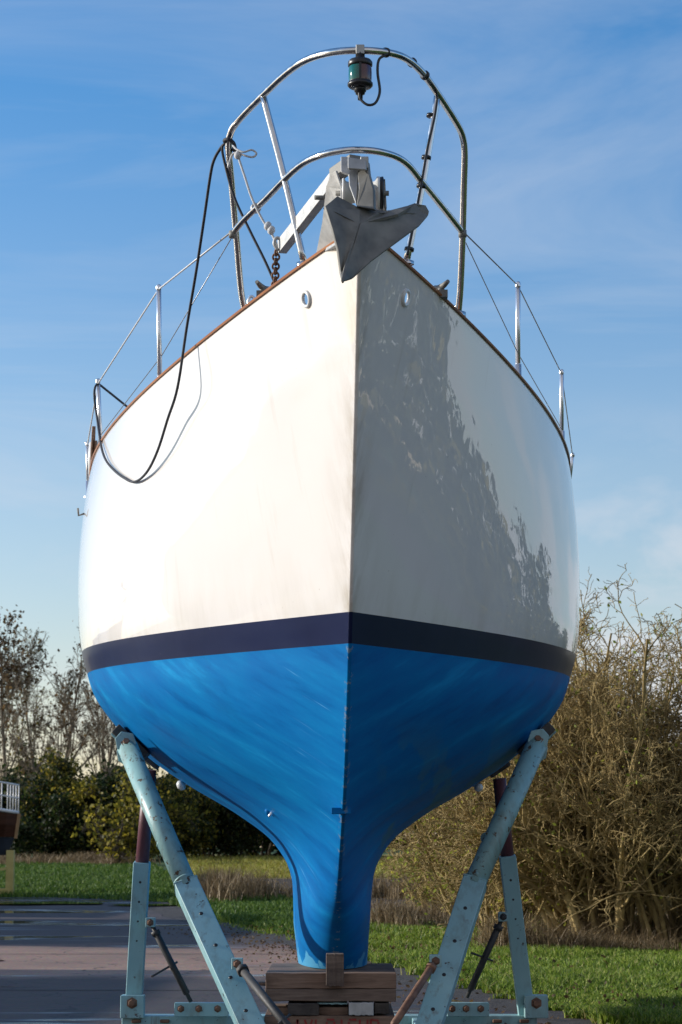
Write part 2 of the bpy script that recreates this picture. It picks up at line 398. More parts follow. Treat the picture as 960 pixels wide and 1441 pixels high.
def hull_part(name, i0, i1, m, extra=None):
    vs = V_all[i0 * W:(i1 + 1) * W]; fs = [tuple(k - i0 * W for k in f) for f in F_all[i0 * per:i1 * per]]
    nrm = [tuple(n) for n in NR[i0 * W:(i1 + 1) * W]]
    if extra: fs += [tuple(k - i0 * W for k in f) for f in extra]
    me = bpy.data.meshes.new(name); me.from_pydata([tuple(v) for v in vs], [], fs); me.materials.append(m)
    me.polygons.foreach_set('use_smooth', [True] * len(fs)); me.update(); me.normals_split_custom_set_from_vertices(nrm)
    o = bpy.data.objects.new(name, me); COL.objects.link(o); o.parent = yacht; return o
keel_cap = [(vid(0, 0, c), vid(0, 0, c+1), vid(0, 1, c+1), vid(0, 1, c)) for c in range(nc-1)]
ia, ib = len(qa), len(qa) + len(qb) - 1
under = hull_part('underbody', 0, ia, MT['blue'], keel_cap)
stripe = hull_part('boot_stripe', ia, ib, MT['navy'])
tops = hull_part('topsides', ib, len(allq) - 1, MT['gel'])
# deck
dv, df = [], []; ss = np.linspace(.12, 9.3, 50)
for s in ss:
    b = half(1.3, float(s)) - .012; z = z_sheer(s) - .2
    dv += [Vector((-b, s, z)), Vector((-b*.5, s, z + .03)), Vector((0, s, z + .045)), Vector((b*.5, s, z + .03)), Vector((b, s, z))]
for i in range(len(ss) - 1):
    for k in range(4): df.append((i*5+k, i*5+k+1, (i+1)*5+k+1, (i+1)*5+k))
d = MB(); d.add([BOAT @ v for v in dv], df, 0, True); d.build('deck', MT['deck'], yacht)
# low coachroof with windows, behind the bow
cb = MB(); rings = [(3.0, .28, .02), (3.15, .42, .24), (4.5, .62, .34), (6.3, .72, .38), (6.4, .74, .38)]
vs = []; 
for s, b, h in rings:
    z = z_sheer(s) - .17
    vs += [Vector((-b, s, z)), Vector((-b*.93, s, z+h*.75)), Vector((-b*.78, s, z+h)), Vector((0, s, z+h+.05)), Vector((b*.78, s, z+h)), Vector((b*.93, s, z+h*.75)), Vector((b, s, z))]
fs = [(i*7+k, i*7+k+1, (i+1)*7+k+1, (i+1)*7+k) for i in range(4) for k in range(6)] + [list(range(6, -1, -1)), list(range(28, 35))]
cb.add([BOAT @ v for v in vs], fs, 0, False); coach = cb.build('coachroof', MT['white'], yacht, bevel=.02)
for sd in (-1, 1):
    for s in (4.2, 5.2):
        wv = [(s-.28, .25), (s+.3, .25), (s+.26, .12), (s-.26, .12)]
        def cw(s, f): return Vector((sd * ((.62 + (s-4.5)*.055) * (1 - .07 * f / .28) + .004), s, z_sheer(s) - .17 + f))
        MB().plate([BOAT @ cw(a, f) for a, f in wv], .008).build('window', MT['black'], coach)
# capping rail along the sheer
cr = MB()
for sd in (-1, 1):
    pv, pf = [], []; sl = [0.0, .01, .025, .05] + list(np.linspace(.1, 9.5, 90))
    for s in sl:
        b = half(1.495, float(s)); z = z_sheer(s); i_ = max(b - .040, 0)
        pv += [Vector((sd*(b+.007), s-.005, z-.005)), Vector((sd*(b+.009), s-.005, z+.002)), Vector((sd*(b+.004), s-.004, z+.008)), Vector((sd*i_, s, z+.008)), Vector((sd*i_, s, z-.004))]
    for i in range(len(sl)-1):
        for k in range(5): pf.append((i*5+k, i*5+(k+1) % 5, (i+1)*5+(k+1) % 5, (i+1)*5+k))
    cr.add([BOAT @ v for v in pv], pf, 0, False)
cr.build('capping_rail', MT['teak'], yacht)

def deckz(s): return z_sheer(s) - .2
# pulpit: top rail, lower rail, forward legs
def pts(*t): return smooth_path([at(*p) for p in t], 7)
TR = .0142
top = pts((345, 441, 9.24), (339, 405, 9.2), (333, 335, 9.12), (326, 255, 9.03), (322, 208, 8.96), (325, 186, 8.92), (337, 168, 8.86), (370, 134, 8.66), (402, 104, 8.46), (430, 85, 8.32), (465, 74, 8.2),
          (505, 71, 8.14), (545, 74, 8.18), (572, 83, 8.26), (595, 103, 8.42), (618, 135, 8.62), (643, 174, 8.82), (651, 192, 8.90), (654, 215, 8.95), (653, 260, 9.01), (651, 335, 9.10), (648, 405, 9.18), (645, 441, 9.23))
MB().tube(top, TR, 14).build('pulpit_rail', MT['steel'], yacht)
low = pts((328, 328, 9.11), (345, 308, 8.98), (374, 280, 8.80), (400, 253, 8.63), (425, 231, 8.48), (450, 219, 8.37), (475, 213, 8.31), (500, 211, 8.28), (530, 213, 8.30), (556, 220, 8.36), (574, 232, 8.43), (592, 254, 8.57), (620, 288, 8.82), (651, 327, 9.09))
MB().tube(low, TR * .95, 14).build('lower_rail', MT['steel'], yacht)
for q in (((370, 134, 8.66), (399, 245, 8.63), (428, 370, 8.60)), ((616, 133, 8.62), (596, 252, 8.60), (572, 368, 8.58))):
    b = MB().tube(pts(*q), TR * .95, 12)
    f = at(*q[2]); b.lathe(f, (0, 0, 1), [(-.012, .03), (.0, .03), (.004, .014)], 16)
    b.build('pulpit_leg', MT['steel'], yacht)
for q in ((345, 441, 9.24), (645, 441, 9.23)):
    MB().lathe(at(*q), (0, 0, 1), [(-.012, .032), (.004, .032), (.009, .016), (.03, .0155)], 16).build('base_flange', MT['steel'], yacht)
# rope guide ring on the left of the pulpit's lower rail, welds
MB().lathe(at(360, 293, 8.9), (at(374, 280, 8.8) - at(345, 308, 8.98)), [(-.008, .017), (-.008, .021), (.008, .021), (.008, .017)], 14).build('rail_clip', MT['wire'], yacht)
# navigation light hanging from the top rail
lc = at(507, 105, 8.14)
k = 8.14 / FPX
nav = MB().lathe(lc, (0, 0, 1), [(-.055, 0), (-.055, .020), (-.050, .041), (-.043, .0475), (-.034, .0475), (-.033, .043), (-.028, .043)], 28)
nav.lathe(lc, (0, 0, 1), [(-.098, 0), (-.098, .009), (-.078, .010), (-.076, .017), (-.068, .018), (-.066, .022), (-.052, .022)], 18)
navo = nav.build('navigation_light', MT['black'], yacht)
MB().lathe(lc, (0, 0, 1), [(.028, 0), (.030, .043), (.034, .046), (.047, .046), (.055, .040), (.060, .018), (.085, .017), (.085, .0)], 28).build('top_cap', MT['black'], navo)
def lensmb(a0, a1): return MB().lathe(lc, (0, 0, 1), [(-.032, .041), (-.02, .0435), (0, .044), (.02, .0435), (.031, .041)], 18, a0=a0, a1=a1)
g = MB(); r_ = MB()
# lathe angle 0 starts at ax x y; find the side by testing a vertex
for mb_, lo_, hi_ in ((g, PI/2, 3*PI/2), (r_, -PI/2, PI/2)):
    t = lensmb(lo_, hi_); mb_.v, mb_.f, mb_.m, mb_.sm = t.v, t.f, t.m, t.sm
if sum(v.x for v in g.v) / len(g.v) > lc.x: g, r_ = r_, g
g.build('green_lens', MT['green'], navo); r_.build('red_lens', MT['red'], navo)
MB().abox(lc + Vector((0, -.0405, 0)), .008, .008, .066).build('lens_divider', MT['black'], navo)
cl = MB().abox(lc + Vector((0, 0, .094)), .032, .034, .036)
cl.build('clamp', MT['galv_lt'], navo, bevel=.003)
cab = pts((504, 131, 8.14), (506, 141, 8.14), (516, 149, 8.13), (527, 146, 8.13), (533, 130, 8.14), (530, 105, 8.15), (531, 88, 8.16), (537, 81, 8.17), (552, 77, 8.2), (575, 89, 8.27), (597, 110, 8.44), (612, 130, 8.57), (611, 160, 8.58), (600, 210, 8.57), (594, 245, 8.56), (586, 290, 8.555), (575, 345, 8.55), (572, 360, 8.55))
MB().tube([p + Vector((.004, -.012, 0)) for p in cab], .0052, 8).build('light_cable', MT['black'], navo)
for q in ((543, 74, 8.18), (580, 88, 8.32), (598, 106, 8.44), (607, 163, 8.62), (600, 222, 8.6), (593, 262, 8.59), (576, 351, 8.58)):
    p = at(*q); a = (at(616, 133, 8.62) - at(572, 368, 8.58)) if q[1] > 150 else (at(q[0] + 10, q[1] + (2 if q[0] < 560 else 10), q[2] + .04) - at(q[0] - 10, q[1] - (2 if q[0] < 560 else 10), q[2] - .04))
    MB().lathe(p, a, [(-.006, .0), (-.006, .019), (.006, .019), (.006, 0)], 14).build('cable_tie', MT['black'], navo)
# bow roller: two cheeks, roller, channel
rollerY = 8.12
def X(px, row, D): return at(px, row, D)
br = MB()
br.plate([X(461, 262, 8.15), X(468, 243, 8.15), X(474, 240, 8.15), X(481, 262, 8.12), X(482, 300, 8.1), X(476, 340, 8.32), X(446, 358, 8.5), X(455, 312, 8.3)], .008, 0, (1, .1, 0))
br.plate([X(531, 262, 8.12), X(534, 250, 8.12), X(541, 252, 8.13), X(543, 292, 8.15), X(540, 330, 8.35), X(520, 352, 8.5), X(528, 300, 8.25)], .008, 0, (1, -.1, 0))
br.plate([X(447, 358, 8.5), X(480, 338, 8.1), X(531, 338, 8.1), X(540, 358, 8.5)], .012, 0)
bro = br.build('bow_roller', MT['galv_lt'], yacht, bevel=.002)
ra, rb = X(480, 272, 8.13), X(536, 272, 8.13); ax = (rb - ra)
MB().lathe(ra, ax, [(.004, 0), (.004, .054), (.012, .058), (.018, .045), (ax.length*.4, .034), (ax.length*.6, .034), (ax.length-.022, .045), (ax.length-.014, .062), (ax.length-.004, .062), (ax.length-.002, 0)], 30).build('roller', MT['white'], bro)
MB().lathe(rb, ax, [(-.003, .0), (-.003, .060), (.008, .062), (.010, .058), (.010, .0)], 30).build('roller_flange', MT['black'], bro)
MB().lathe(ra, ax, [(-.02, 0), (-.02, .01), (ax.length + .03, .01), (ax.length + .03, 0)], 10).build('roller_pin', MT['galv'], bro)
# fairlead rings
for (c, r), (px, row) in zip(HOLES, ((432, 421), (570.5, 419))):
    loc, n = hull_hit(px, row); u = n.cross(Vector((0, 0, 1))).normalized(); w = n.cross(u)
    ring = [loc + n * .003 + (u * math.cos(t) + w * math.sin(t)) * .0285 for t in np.linspace(0, 2*PI, 32, endpoint=False)]
    MB().tube(ring, .0075, 10, closed=True).build('fairlead_ring', MT['white'], yacht)
# stanchions, life lines
def stanchion(pt, pb):
    a, b = at(*pt), at(*pb); dr = (a - b).normalized(); L = (a - b).length
    t = MB().tube([b - dr*.03, b + dr * L * .5, a], .0115, 12).lathe(b - dr * .03, dr, [(-.015, .03), (0, .03), (.005, .017), (.09, .016), (.09, .012)], 14)
    t.lathe(a, dr, [(-.01, .0135), (.004, .0135), (.012, .008), (.014, 0)], 12)
    return t.build('stanchion', MT['alu'], yacht)
ST = [((223.5, 404, 10.42), (225, 548, 10.50)), ((138, 536, 12.0), (143, 650, 12.1)), ((123, 624, 13.6), (124.5, 690, 13.65)),
      ((729, 400, 10.15), (729, 531, 10.22)), ((790.5, 523, 11.9), (790.5, 622, 12.0)), ((806, 640, 14.2), (800, 690, 14.3))]
for a, b in ST: stanchion(a, b)
def wire(pl, r, m, name='life_line'): return MB().tube([at(*p) for p in pl], r, 8).build(name, m, yacht)
wire([(325, 327, 9.11), (223.5, 407, 10.42), (138, 540, 12.0), (123, 627, 13.6)], .0042, MT['wire'])
wire([(327, 333, 9.11), (228, 500, 10.46), (142, 612, 12.06), (124, 660, 13.62)], .0022, MT['wire_thin'])
wire([(652, 326, 9.09), (729, 402, 10.15), (790.5, 526, 11.9), (806, 643, 14.2)], .003, MT['wire_thin'])
wire([(652, 334, 9.09), (729, 497, 10.19), (790.5, 604, 11.96), (803, 668, 14.25)], .0022, MT['wire_thin'])
for q in ((328, 330, 9.1), (651, 329, 9.08), (360, 293, 8.9)):
    MB().lathe(at(*q), (0, 0, 1), [(-.014, .0), (-.014, .017), (.014, .017), (.014, 0)], 12).build('line_fitting', MT['galv'], yacht)
# cleats / fairleads on the rail near the bow
def cleat(px, row, D, m, flip=1):
    c = at(px, row, D); d = (BOAT.to_3x3() @ Vector((flip * .5, 1, -.1))).normalized()
    b = MB().abox(c - Vector((0, 0, .012)), .05, .06, .03).tube([c - d*.055 + Vector((0, 0, .03)), c - d*.02 + Vector((0, 0, .022)), c + d*.02 + Vector((0, 0, .022)), c + d*.055 + Vector((0, 0, .034))], [.008, .012, .012, .008], 10)
    b.tube([c + Vector((0, 0, -.01)), c + Vector((0, 0, .025))], .014, 10)
    return b.build('mooring_cleat', m, yacht)
cleat(370, 412, 8.98, MT['galv']); cleat(621, 411, 8.93, MT['galv'], -1)
ub = pts((350, 434, 9.12), (350, 422, 9.12), (354, 417, 9.12), (358, 421, 9.12), (358, 430, 9.12))
MB().tube(ub, .006, 8).build('deck_eye', MT['alu'], yacht)
# underwater fittings
def fit(px, row, r, h, m, name, prof=None, tilt=0):
    loc, n = hull_hit(px, row); return MB().lathe(loc - n * .004, n, prof or [(0, r), (h*.5, r), (h*.85, r*.7), (h, 0)], 20).build(name, m, yacht)
for px, row, dv, nm in ((262, 1098, Vector((-.75, -.2, -.6)), 'log_impeller'), (664, 1096, Vector((.7, -.2, -.6)), 'through_hull_fitting')):
    loc = HULL_BVH.find_nearest(at(px, row, 12.0))[0]; k_ = 1 if px < 400 else .8
    MB().lathe(loc - dv * .01, dv, [(0, .014), (.02, .014), (.02, .024 * k_), (.032, .029 * k_), (.048, .022 * k_), (.056, 0)], 20).build(nm, MT['white'], yacht)
fit(378, 1142, .018, .02, MT['blue'], 'through_hull_fitting'); fit(383, 1144, .008, .03, MT['alu'], 'through_hull_fitting')
loc, n = hull_hit(480.5, 1141)
MB().abox(loc + Vector((-.002, .012, 0)), .080, .05, .026).build('stem_bracket', MT['blue'], yacht, bevel=.003)
# drips / small hook at the far quarter
q_, n_ = hull_hit(112, 722); MB().tube([q_, q_ + Vector((-.03, 0, -.01)), q_ + Vector((-.035, 0, .03))], .006, 8).build('fender_hook', MT['galv'], yacht)

# ---------------------------------------------------------------- anchor, chain, ropes
anchor = thing('plough_anchor', 'grey galvanised plough anchor lying in the bow roller over the stem', 'anchor', at(490, 330, 8.0))
def fluke(rim, ridge, name):
    """one blade: rim points and ridge points joined as a curved, thick sheet"""
    n = len(rim); vs = []; K = 4
    for a, b in zip(rim, ridge):
        for k in range(K + 1):
            t = k / K; p = a.lerp(b, t); vs.append(p + Vector((0, .012, 0)) * math.sin(PI * t))
    fs = [(i*(K+1)+k, i*(K+1)+k+1, (i+1)*(K+1)+k+1, (i+1)*(K+1)+k) for i in range(n-1) for k in range(K)]
    o = MB().add(vs, fs, 0, True).build(name, MT['galv'], anchor)
    s = o.modifiers.new('thickness', 'SOLIDIFY'); s.thickness = .011; s.offset = 0; b = o.modifiers.new('bevel', 'BEVEL'); b.width = .003; b.segments = 2; return o
tip = at(482, 396, 7.80)
rid = [tip, at(487, 372, 7.88), at(497, 345, 7.90), at(505, 320, 7.93), at(511, 296, 7.96)]
fluke([at(497, 391, 7.875), at(522, 368, 7.92), at(556, 343, 7.98), at(590, 318, 8.06), at(602, 304, 8.12)],
      [tip, at(488, 370, 7.88), at(499, 340, 7.90), at(506, 315, 7.93), at(585, 287.5, 8.09)], 'fluke')
fluke([at(602, 304, 8.12), at(603, 298, 8.13), at(598, 289, 8.12), at(585, 286.5, 8.09)], [at(590, 303, 8.1), at(560, 300, 8.03), at(530, 299, 7.98), at(506, 315, 7.93)], 'fluke_tip')
fluke([tip, at(479, 384, 7.87), at(475, 352, 7.86), at(467, 322, 7.87), at(457, 291, 7.88)],
      [tip, at(488, 370, 7.87), at(499, 340, 7.90), at(506, 315, 7.93), at(506, 296, 7.95)], 'fluke')
MB().add([at(457, 291, 7.88), at(475, 276, 7.95), at(503, 291, 7.99), at(545, 297, 8.02), at(585, 286.5, 8.09), at(560, 301, 8.0), at(506, 315, 7.93), at(480, 302, 7.905)],
         [(0, 1, 2, 7), (2, 3, 6, 7), (3, 4, 5, 6)], 0, False).build('fluke_top', MT['galv'], anchor).modifiers.new('thickness', 'SOLIDIFY').thickness = .011
# shank: upright throat by the roller, then the long bar sloping down aft
th = MB()
th.plate([at(503, 292, 8.0), at(507, 268, 8.02), at(505, 250, 8.05), at(503, 238, 8.08), at(508, 226, 8.1), at(519, 228, 8.08), at(521, 246, 8.04), at(527, 268, 7.99), at(528, 296, 7.96)], .045, 0, (.2, 1, .1))
th.build('shank_throat', MT['galv'], anchor, bevel=.004)
hd = MB().plate([at(480, 243, 8.06), at(480, 221, 8.1), at(497, 222, 8.1), at(506, 228, 8.07), at(502, 290, 8.0), at(492, 262, 8.03), at(491, 247, 8.05)], .03, 0, (.1, 1, .1))
hd.plate([at(490, 238, 8.02), at(490, 222, 8.04), at(516, 226, 8.04), at(516, 240, 8.02)], .03, 0, (.1, 1, .1))
hd.abox(at(513, 232, 8.06), .03, .07, .045)
hd.build('shank_head', MT['galv_lt'], anchor, bevel=.004)
sh = MB(); A, B = at(474, 243, 8.2), at(393, 347, 8.80)
sh.beam(A, B, .012, .052, (0, 0, 1).__class__((.8, .3, 0)) if False else (.8, .5, 0)); sh.beam(A + Vector((.012, 0, .024)), B + Vector((.012, 0, .024)), .036, .010, (.8, .5, 0)); sh.beam(A + Vector((.012, 0, -.024)), B + Vector((.012, 0, -.024)), .036, .010, (.8, .5, 0))
sh.build('shank', MT['galv_lt'], anchor, bevel=.002)
MB().beam(A + (A - B).normalized() * -.02, A + Vector((.07, -.12, .01)), .05, .045, (.8, .5, 0)).build('shank_knuckle', MT['galv'], anchor, bevel=.004)
pin = at(456, 279, 8.3); MB().tube([pin + Vector((-.035, -.01, 0)), pin + Vector((.03, .01, .004))], .009, 10).lathe(pin + Vector((.02, 0, 0)), (1, 0, 0), [(-.01, 0), (-.01, .015), (.01, .015), (.01, 0)], 6, smooth=False).build('shank_bolt', MT['galv'], anchor)
shk = smooth_path([at(391, 352, 8.78), at(386, 343, 8.78), at(389, 335, 8.78), at(396, 338, 8.78), at(398, 350, 8.78)], 5)
MB().tube(shk, .007, 8).build('shackle', MT['galv_lt'], anchor)
def link(c, d, side, L, wd, r):
    d = Vector(d).normalized(); sd = Vector(side); sd = (sd - d * sd.dot(d)).normalized(); ps = []
    for t in np.linspace(0, 2*PI, 14, endpoint=False):
        ps.append(c + d * (math.copysign(L/2 - wd/2, math.cos(t)) + math.cos(t) * wd/2) + sd * math.sin(t) * wd/2)
    return ps
ch = MB(); c0, c1 = at(389, 352, 8.79), at(387, 404, 8.84); nl = 8
for i in range(nl):
    ch.tube(link(c0.lerp(c1, (i + .5) / nl), c1 - c0, (1, .2, 0) if i % 2 else (.3, 1, 0), (c1-c0).length / nl * 1.45, .026, .0045), .0045, 7, closed=True)
tag(ch.build('anchor_chain', MT['rust']), 'short length of rusty chain hanging from the anchor shank to the deck', 'chain')
# black rope hung from the pulpit, down the side and back up to a stanchion
def hp(px, row, off=.012):
    l, n = hull_hit(px, row); return l + n * off
def near_hull(px, row, k):
    l, n = hull_hit(px, row); return at(px, row, l.y - k)
rp = [at(324, 204, 8.96), at(316, 203, 8.98), at(309, 211, 9.0), at(301, 226, 9.03), at(296, 248, 9.08), at(287, 310, 9.22), at(276, 383, 9.42), at(263, 460, 9.62), near_hull(250, 545, .25)]
tail = [near_hull(236, 590, .21), near_hull(222, 634, .15), near_hull(207, 664, .09), near_hull(190, 678, .05), near_hull(174, 672, .06), near_hull(160, 661, .07), near_hull(150, 649, .10), near_hull(144, 634, .14), at(140, 612, 11.7), at(137, 590, 11.95), at(133, 560, 11.97), at(134, 545, 11.98), at(139, 541, 12.0), at(150, 549, 12.08), at(170, 565, 12.25), at(191, 582, 12.4)]
dz = [q.y for q in rp]; 
tag(MB().tube(smooth_path(rp + tail, 7), .0062, 8).build('black_rope', MT['rope']), 'long black rope looped over the pulpit and hanging down the sunlit white topsides', 'rope')
r2 = smooth_path([at(322, 200, 8.96), at(313, 207, 8.98), at(317, 232, 9.0), at(330, 278, 9.0), at(352, 325, 8.98), at(372, 365, 8.96), at(386, 396, 8.95)], 6)
tag(MB().tube(r2,   .0055, 8).tube(smooth_path([at(320, 203, 8.98), at(316, 198, 8.93), at(322, 196, 8.9), at(329, 202, 8.92), at(331, 212, 8.96), at(325, 208, 9.0), at(318, 208, 8.98)], 5), .008, 8).build('dark_line', MT['rope']), 'thin dark line knotted at the pulpit corner and led down inboard to the foredeck', 'rope')
cd = MB().tube(smooth_path([at(321, 236, 8.93), at(327, 218, 8.91), at(334, 216, 8.9), at(337, 226, 8.9), at(345, 250, 8.88), at(355, 280, 8.86), at(371, 312, 8.84), at(379, 322, 8.83), at(392, 350, 8.8)], 6), .0048, 8)
cd.tube(smooth_path([at(334, 214, 8.9), at(345, 219, 8.88), at(356, 221, 8.88), at(361, 216, 8.88), at(354, 211, 8.88), at(343, 214, 8.88), at(333, 210, 8.9), at(328, 205, 8.92)], 6), .0042, 8)
for q in ((335, 218, 8.9), (377, 318, 8.83), (382, 324, 8.82)): cd.lathe(at(*q), (.3, 0, 1), [(-.02, 0), (-.014, .012), (0, .016), (.014, .011), (.02, 0)], 10)
tag(cd.build('pale_cord', MT['cord']), 'pale knotted cord tied from the pulpit corner to the anchor shackle', 'cord')
coil = MB()
for k in range(4):
    o = .012 * k; coil.tube(smooth_path([at(131 + k*.8, 600, 12.6 + o), at(129 + k*1.1, 640, 12.6 + o), at(130 + k*.6, 676, 12.62 + o), at(134 + k*.5, 668, 12.6 + o), at(134.5 + k*.4, 620, 12.6 + o)], 5), .006, 6)
tag(coil.build('brown_rope', MT['brown_rope']), 'small brown rope coil hanging beside the rearmost stanchions on the left', 'rope')
coil = MB().lathe(at(130, 645, 12.7), (0, 0, 1), [(-.10, 0), (-.09, .02), (0, .026), (.09, .02), (.10, 0)], 12)
tag(coil.build('small_fender', MT['white']), 'small white fender lashed by the rear left stanchions behind the rope coil', 'fender')

# ---------------------------------------------------------------- cradle
cradle = thing('boat_cradle', 'pale teal steel boat cradle with four padded arms and rusty adjuster rods', 'cradle', Vector((0, 11.6, 0)))
def hole_dots(mb, p0, p1, face, w, ts, r=.0085, mi=1, off=0):
    p0, p1, face = Vector(p0), Vector(p1), Vector(face); ax = (p1 - p0).normalized(); face = (face - ax * face.dot(ax)).normalized(); sd = ax.cross(face)
    for t in ts:
        c = p0.lerp(p1, t) + face * (w / 2) + sd * off
        mb.lathe(c, face, [(-.004, r), (.0012, r), (.0012, 0)], 12, mi, smooth=False)
def bolt(mb, c, n, r, mi=0, h=.014):
    mb.lathe(c, n, [(-.004, r*1.6), (.003, r*1.6), (.0032, r), (h, r), (h, 0)], 6, mi, smooth=False)
def arm(toppx, jointpx, botpx, Dt, Dj, Db, tr, bw, bd, mats, side, padpx, padsize, name='front_arm'):
    T, J, B_ = at(*toppx, Dt), at(*jointpx, Dj), at(*botpx, Db)
    ax = (T - B_).normalized(); rt = Vector((1, 0, 0)); rt = (rt - ax * rt.dot(ax)).normalized(); fr = ax.cross(rt)
    if fr.y > 0: fr = -fr
    m = MB().beam(B_ - ax * .04, J, bw, bd, rt)
    return T, J, B_, ax, rt, fr, m
# front arms
FRONT = {}; SLW = .112
for sd, top_, jt, bt in ((-1, (178, 1048), (262, 1246), (357, 1452)), (1, (757, 1044), (668, 1243), (603, 1452))):
    Dt = 11.3; Db = 10.35; T = at(*top_, Dt); B_ = at(*bt, Db); ax = (T - B_).normalized()
    # joint on the straight line between them
    lt = (jt[1] - top_[1]) / (bt[1] - top_[1]); J = at(*jt, Dt + (Db - Dt) * lt)
    B2 = B_ - ax * .62 if False else B_ + (B_ - T) * ((B_.z - .16) / (T.z - B_.z))
    rt = Vector((1, 0, 0)); rt = (rt - ax * rt.dot(ax)).normalized(); fr = ax.cross(rt); fr = fr if fr.y < 0 else -fr
    b = MB().beam(B2, J, SLW, .095, rt)
    b.beam(J - ax * .004, J + ax * .006, SLW + .006, .101, rt)
    ln = (J - B2).length; hs = [i * .19 for i in range(1, int(ln / .19) + 1)]
    hole_dots(b, B2, J, fr, .10, [h / ln for h in hs], .010)
    bo = b.build('front_arm', [MT['teal'], MT['black']], cradle, bevel=.006); tag(bo, 'sunlit left front arm' if sd < 0 else 'shaded right front arm')
    MB().tube([J - ax * .02, T - ax * .015], .052, 24).tube([J + ax*.02, J + ax*.028], .0535, 24).tube([J + ax*.26, J + ax*.268], .0528, 24).build('sliding_tube', MT['tealtube'], bo)
    # head plate with pivot bolt
    pc = T + fr * .05 - Vector((0, 0, .022)); hp_ = MB(); R3 = Vector((1, 0, 0)); up = Vector((0, 0, 1))
    poly = [(-.042, -.028), (-.052, .022), (-.022, .056), (.036, .046), (.054, -.002), (.036, -.04), (-.01, -.048)]
    if sd > 0: poly = [(-x, z) for x, z in poly][::-1]
    hp_.plate([pc + R3 * x + up * z for x, z in poly], .012, 0, (0, 1, 0)); MB().plate([pc - fr * .10 + R3 * x + up * z for x, z in poly], .012, 0, (0, 1, 0)).build('back_plate', MT['teal'], bo, bevel=.003)
    bolt(hp_, pc + fr * .006 + Vector((sd * -.004, 0, 0)), fr, .018, 1)
    hp_.build('head_plate', [MT['teal'], MT['rust']], bo, bevel=.003)
    # pad: rubber faced timber laid on the hull
    c0 = at(191, 1039, 11.6) if sd < 0 else at(744, 1032, 11.6); nl_, nn, _, _ = HULL_BVH.find_nearest(c0)
    if nn.z > 0: nn = -nn
    along = ((at(212, 1059, 11.6) - at(170, 1019, 11.6)) if sd < 0 else (at(722, 1053, 11.6) - at(765, 1012, 11.6))).normalized()
    nn = (nn - along * nn.dot(along)); nn.y *= .3; nn.normalize(); wv = along.cross(nn)
    MB().box(nl_ + nn * .032, along * .105, wv * .075, nn * .028).build('pad', MT['rubber'], bo, bevel=.006)
    MB().box(nl_ + nn * .066, along * .10, wv * .06, nn * .005).build('pad_plate', MT['teal'], bo, bevel=.003)
    MB().beam(nl_ + nn * .070, T + Vector((0, .0, .0)), .06, .05, wv).build('pad_bracket', MT['teal'], bo, bevel=.003)
    FRONT[sd] = (T, B2, J, bo, fr, rt, ax)
# rear arms
for sd, top_, jt, bt in ((-1, (209, 1072), (200, 1213), (187, 1436)), (1, (697, 1074), (714, 1204), (742, 1432))):
    Db = 12.55; Dj = 12.45; B_, J, T = at(*bt, Db), at(*jt, Dj), at(*top_, 12.4)
    ax = (J - B_).normalized(); rt = Vector((1, 0, 0)); rt = (rt - ax * rt.dot(ax)).normalized(); fr = ax.cross(rt); fr = fr if fr.y < 0 else -fr
    b = MB().beam(B_ - Vector((0, 0, .02)), J, .088, .088, rt)
    ln = (J - B_).length; hole_dots(b, B_, J, fr, .088, [h / ln for h in np.arange(.12, ln - .1, .105)], .010, off=.0)
    bo = b.build('rear_arm', [MT['teal'], MT['black']], cradle, bevel=.005); tag(bo, 'left rear arm' if sd < 0 else 'right rear arm')
    nl_, nn, _, _ = HULL_BVH.find_nearest(T); d = (nl_ - J).normalized()
    MB().tube([J - ax * .02, nl_ - d * .06], .036, 20).build('sliding_tube', MT['primer'], bo)
    nn = -nn if nn.dot(Vector((sd, 0, -1))) < 0 else nn; wv = nn.cross(Vector((0, 1, 0))).normalized(); al = Vector((0, 1, 0))
    MB().box(nl_ + nn * .014, wv * .06, al * .07, nn * .014).build('pad', MT['rubber'], bo, bevel=.006)
    # foot bracket with bolt
    c = at(bt[0] - (0 if sd < 0 else -12), 1416, 12.48)
    fb = MB().abox(c, .125, .10, .12); bolt(fb, c + Vector((0, -.05, .02)), (0, -1, 0), .02, 1, .02)
    fb.build('foot_bracket', [MT['teal'], MT['rust']], bo, bevel=.004)
# rear base beam with raised lugs
zb = at(190, 1429, 12.5).z
bb = MB(); x0, x1 = at(172, 1430, 12.5).x, at(755, 1430, 12.5).x
bb.box(Vector(((x0+x1)/2, 12.55, zb - .11)), Vector(((x1-x0)/2, 0, 0)), Vector((0, .075, 0)), Vector((0, 0, .11)))
for px in (192, 232, 700, 738): bb.abox(at(px, 1437, 12.46), .05, .03, .018, 1)
bbo = bb.build('base_beam', [MT['teal'], MT['rust']], cradle, bevel=.005)
for pa, pb_ in ((246, 322), (629, 688)):
    lg = MB(); a, b_ = at(pa, 1419, 12.42), at(pb_, 1419, 12.42); lg.box((a+b_)/2 + Vector((0, .0, -.005)), (b_-a)/2, Vector((0, .03, 0)), Vector((0, 0, .036)))
    for t in (.12, .45, .8): bolt(lg, a.lerp(b_, t) + Vector((0, -.03, 0)), (0, -1, 0), .013, 1, .018)
    lg.build('lug_plate', [MT['teal'], MT['rust']], bbo, bevel=.004)
# front base beam and the two long rails that tie the base together
fb_ = MB(); fb_.abox(Vector((-.02, 10.3, .085)), 1.35, .14, .16); fb_.build('base_beam', MT['teal'], cradle, bevel=.006)
for x in (-.48, .44): MB().abox(Vector((x, 11.42, .075)), .12, 2.08, .14).build('base_rail', MT['teal'], cradle, bevel=.006)
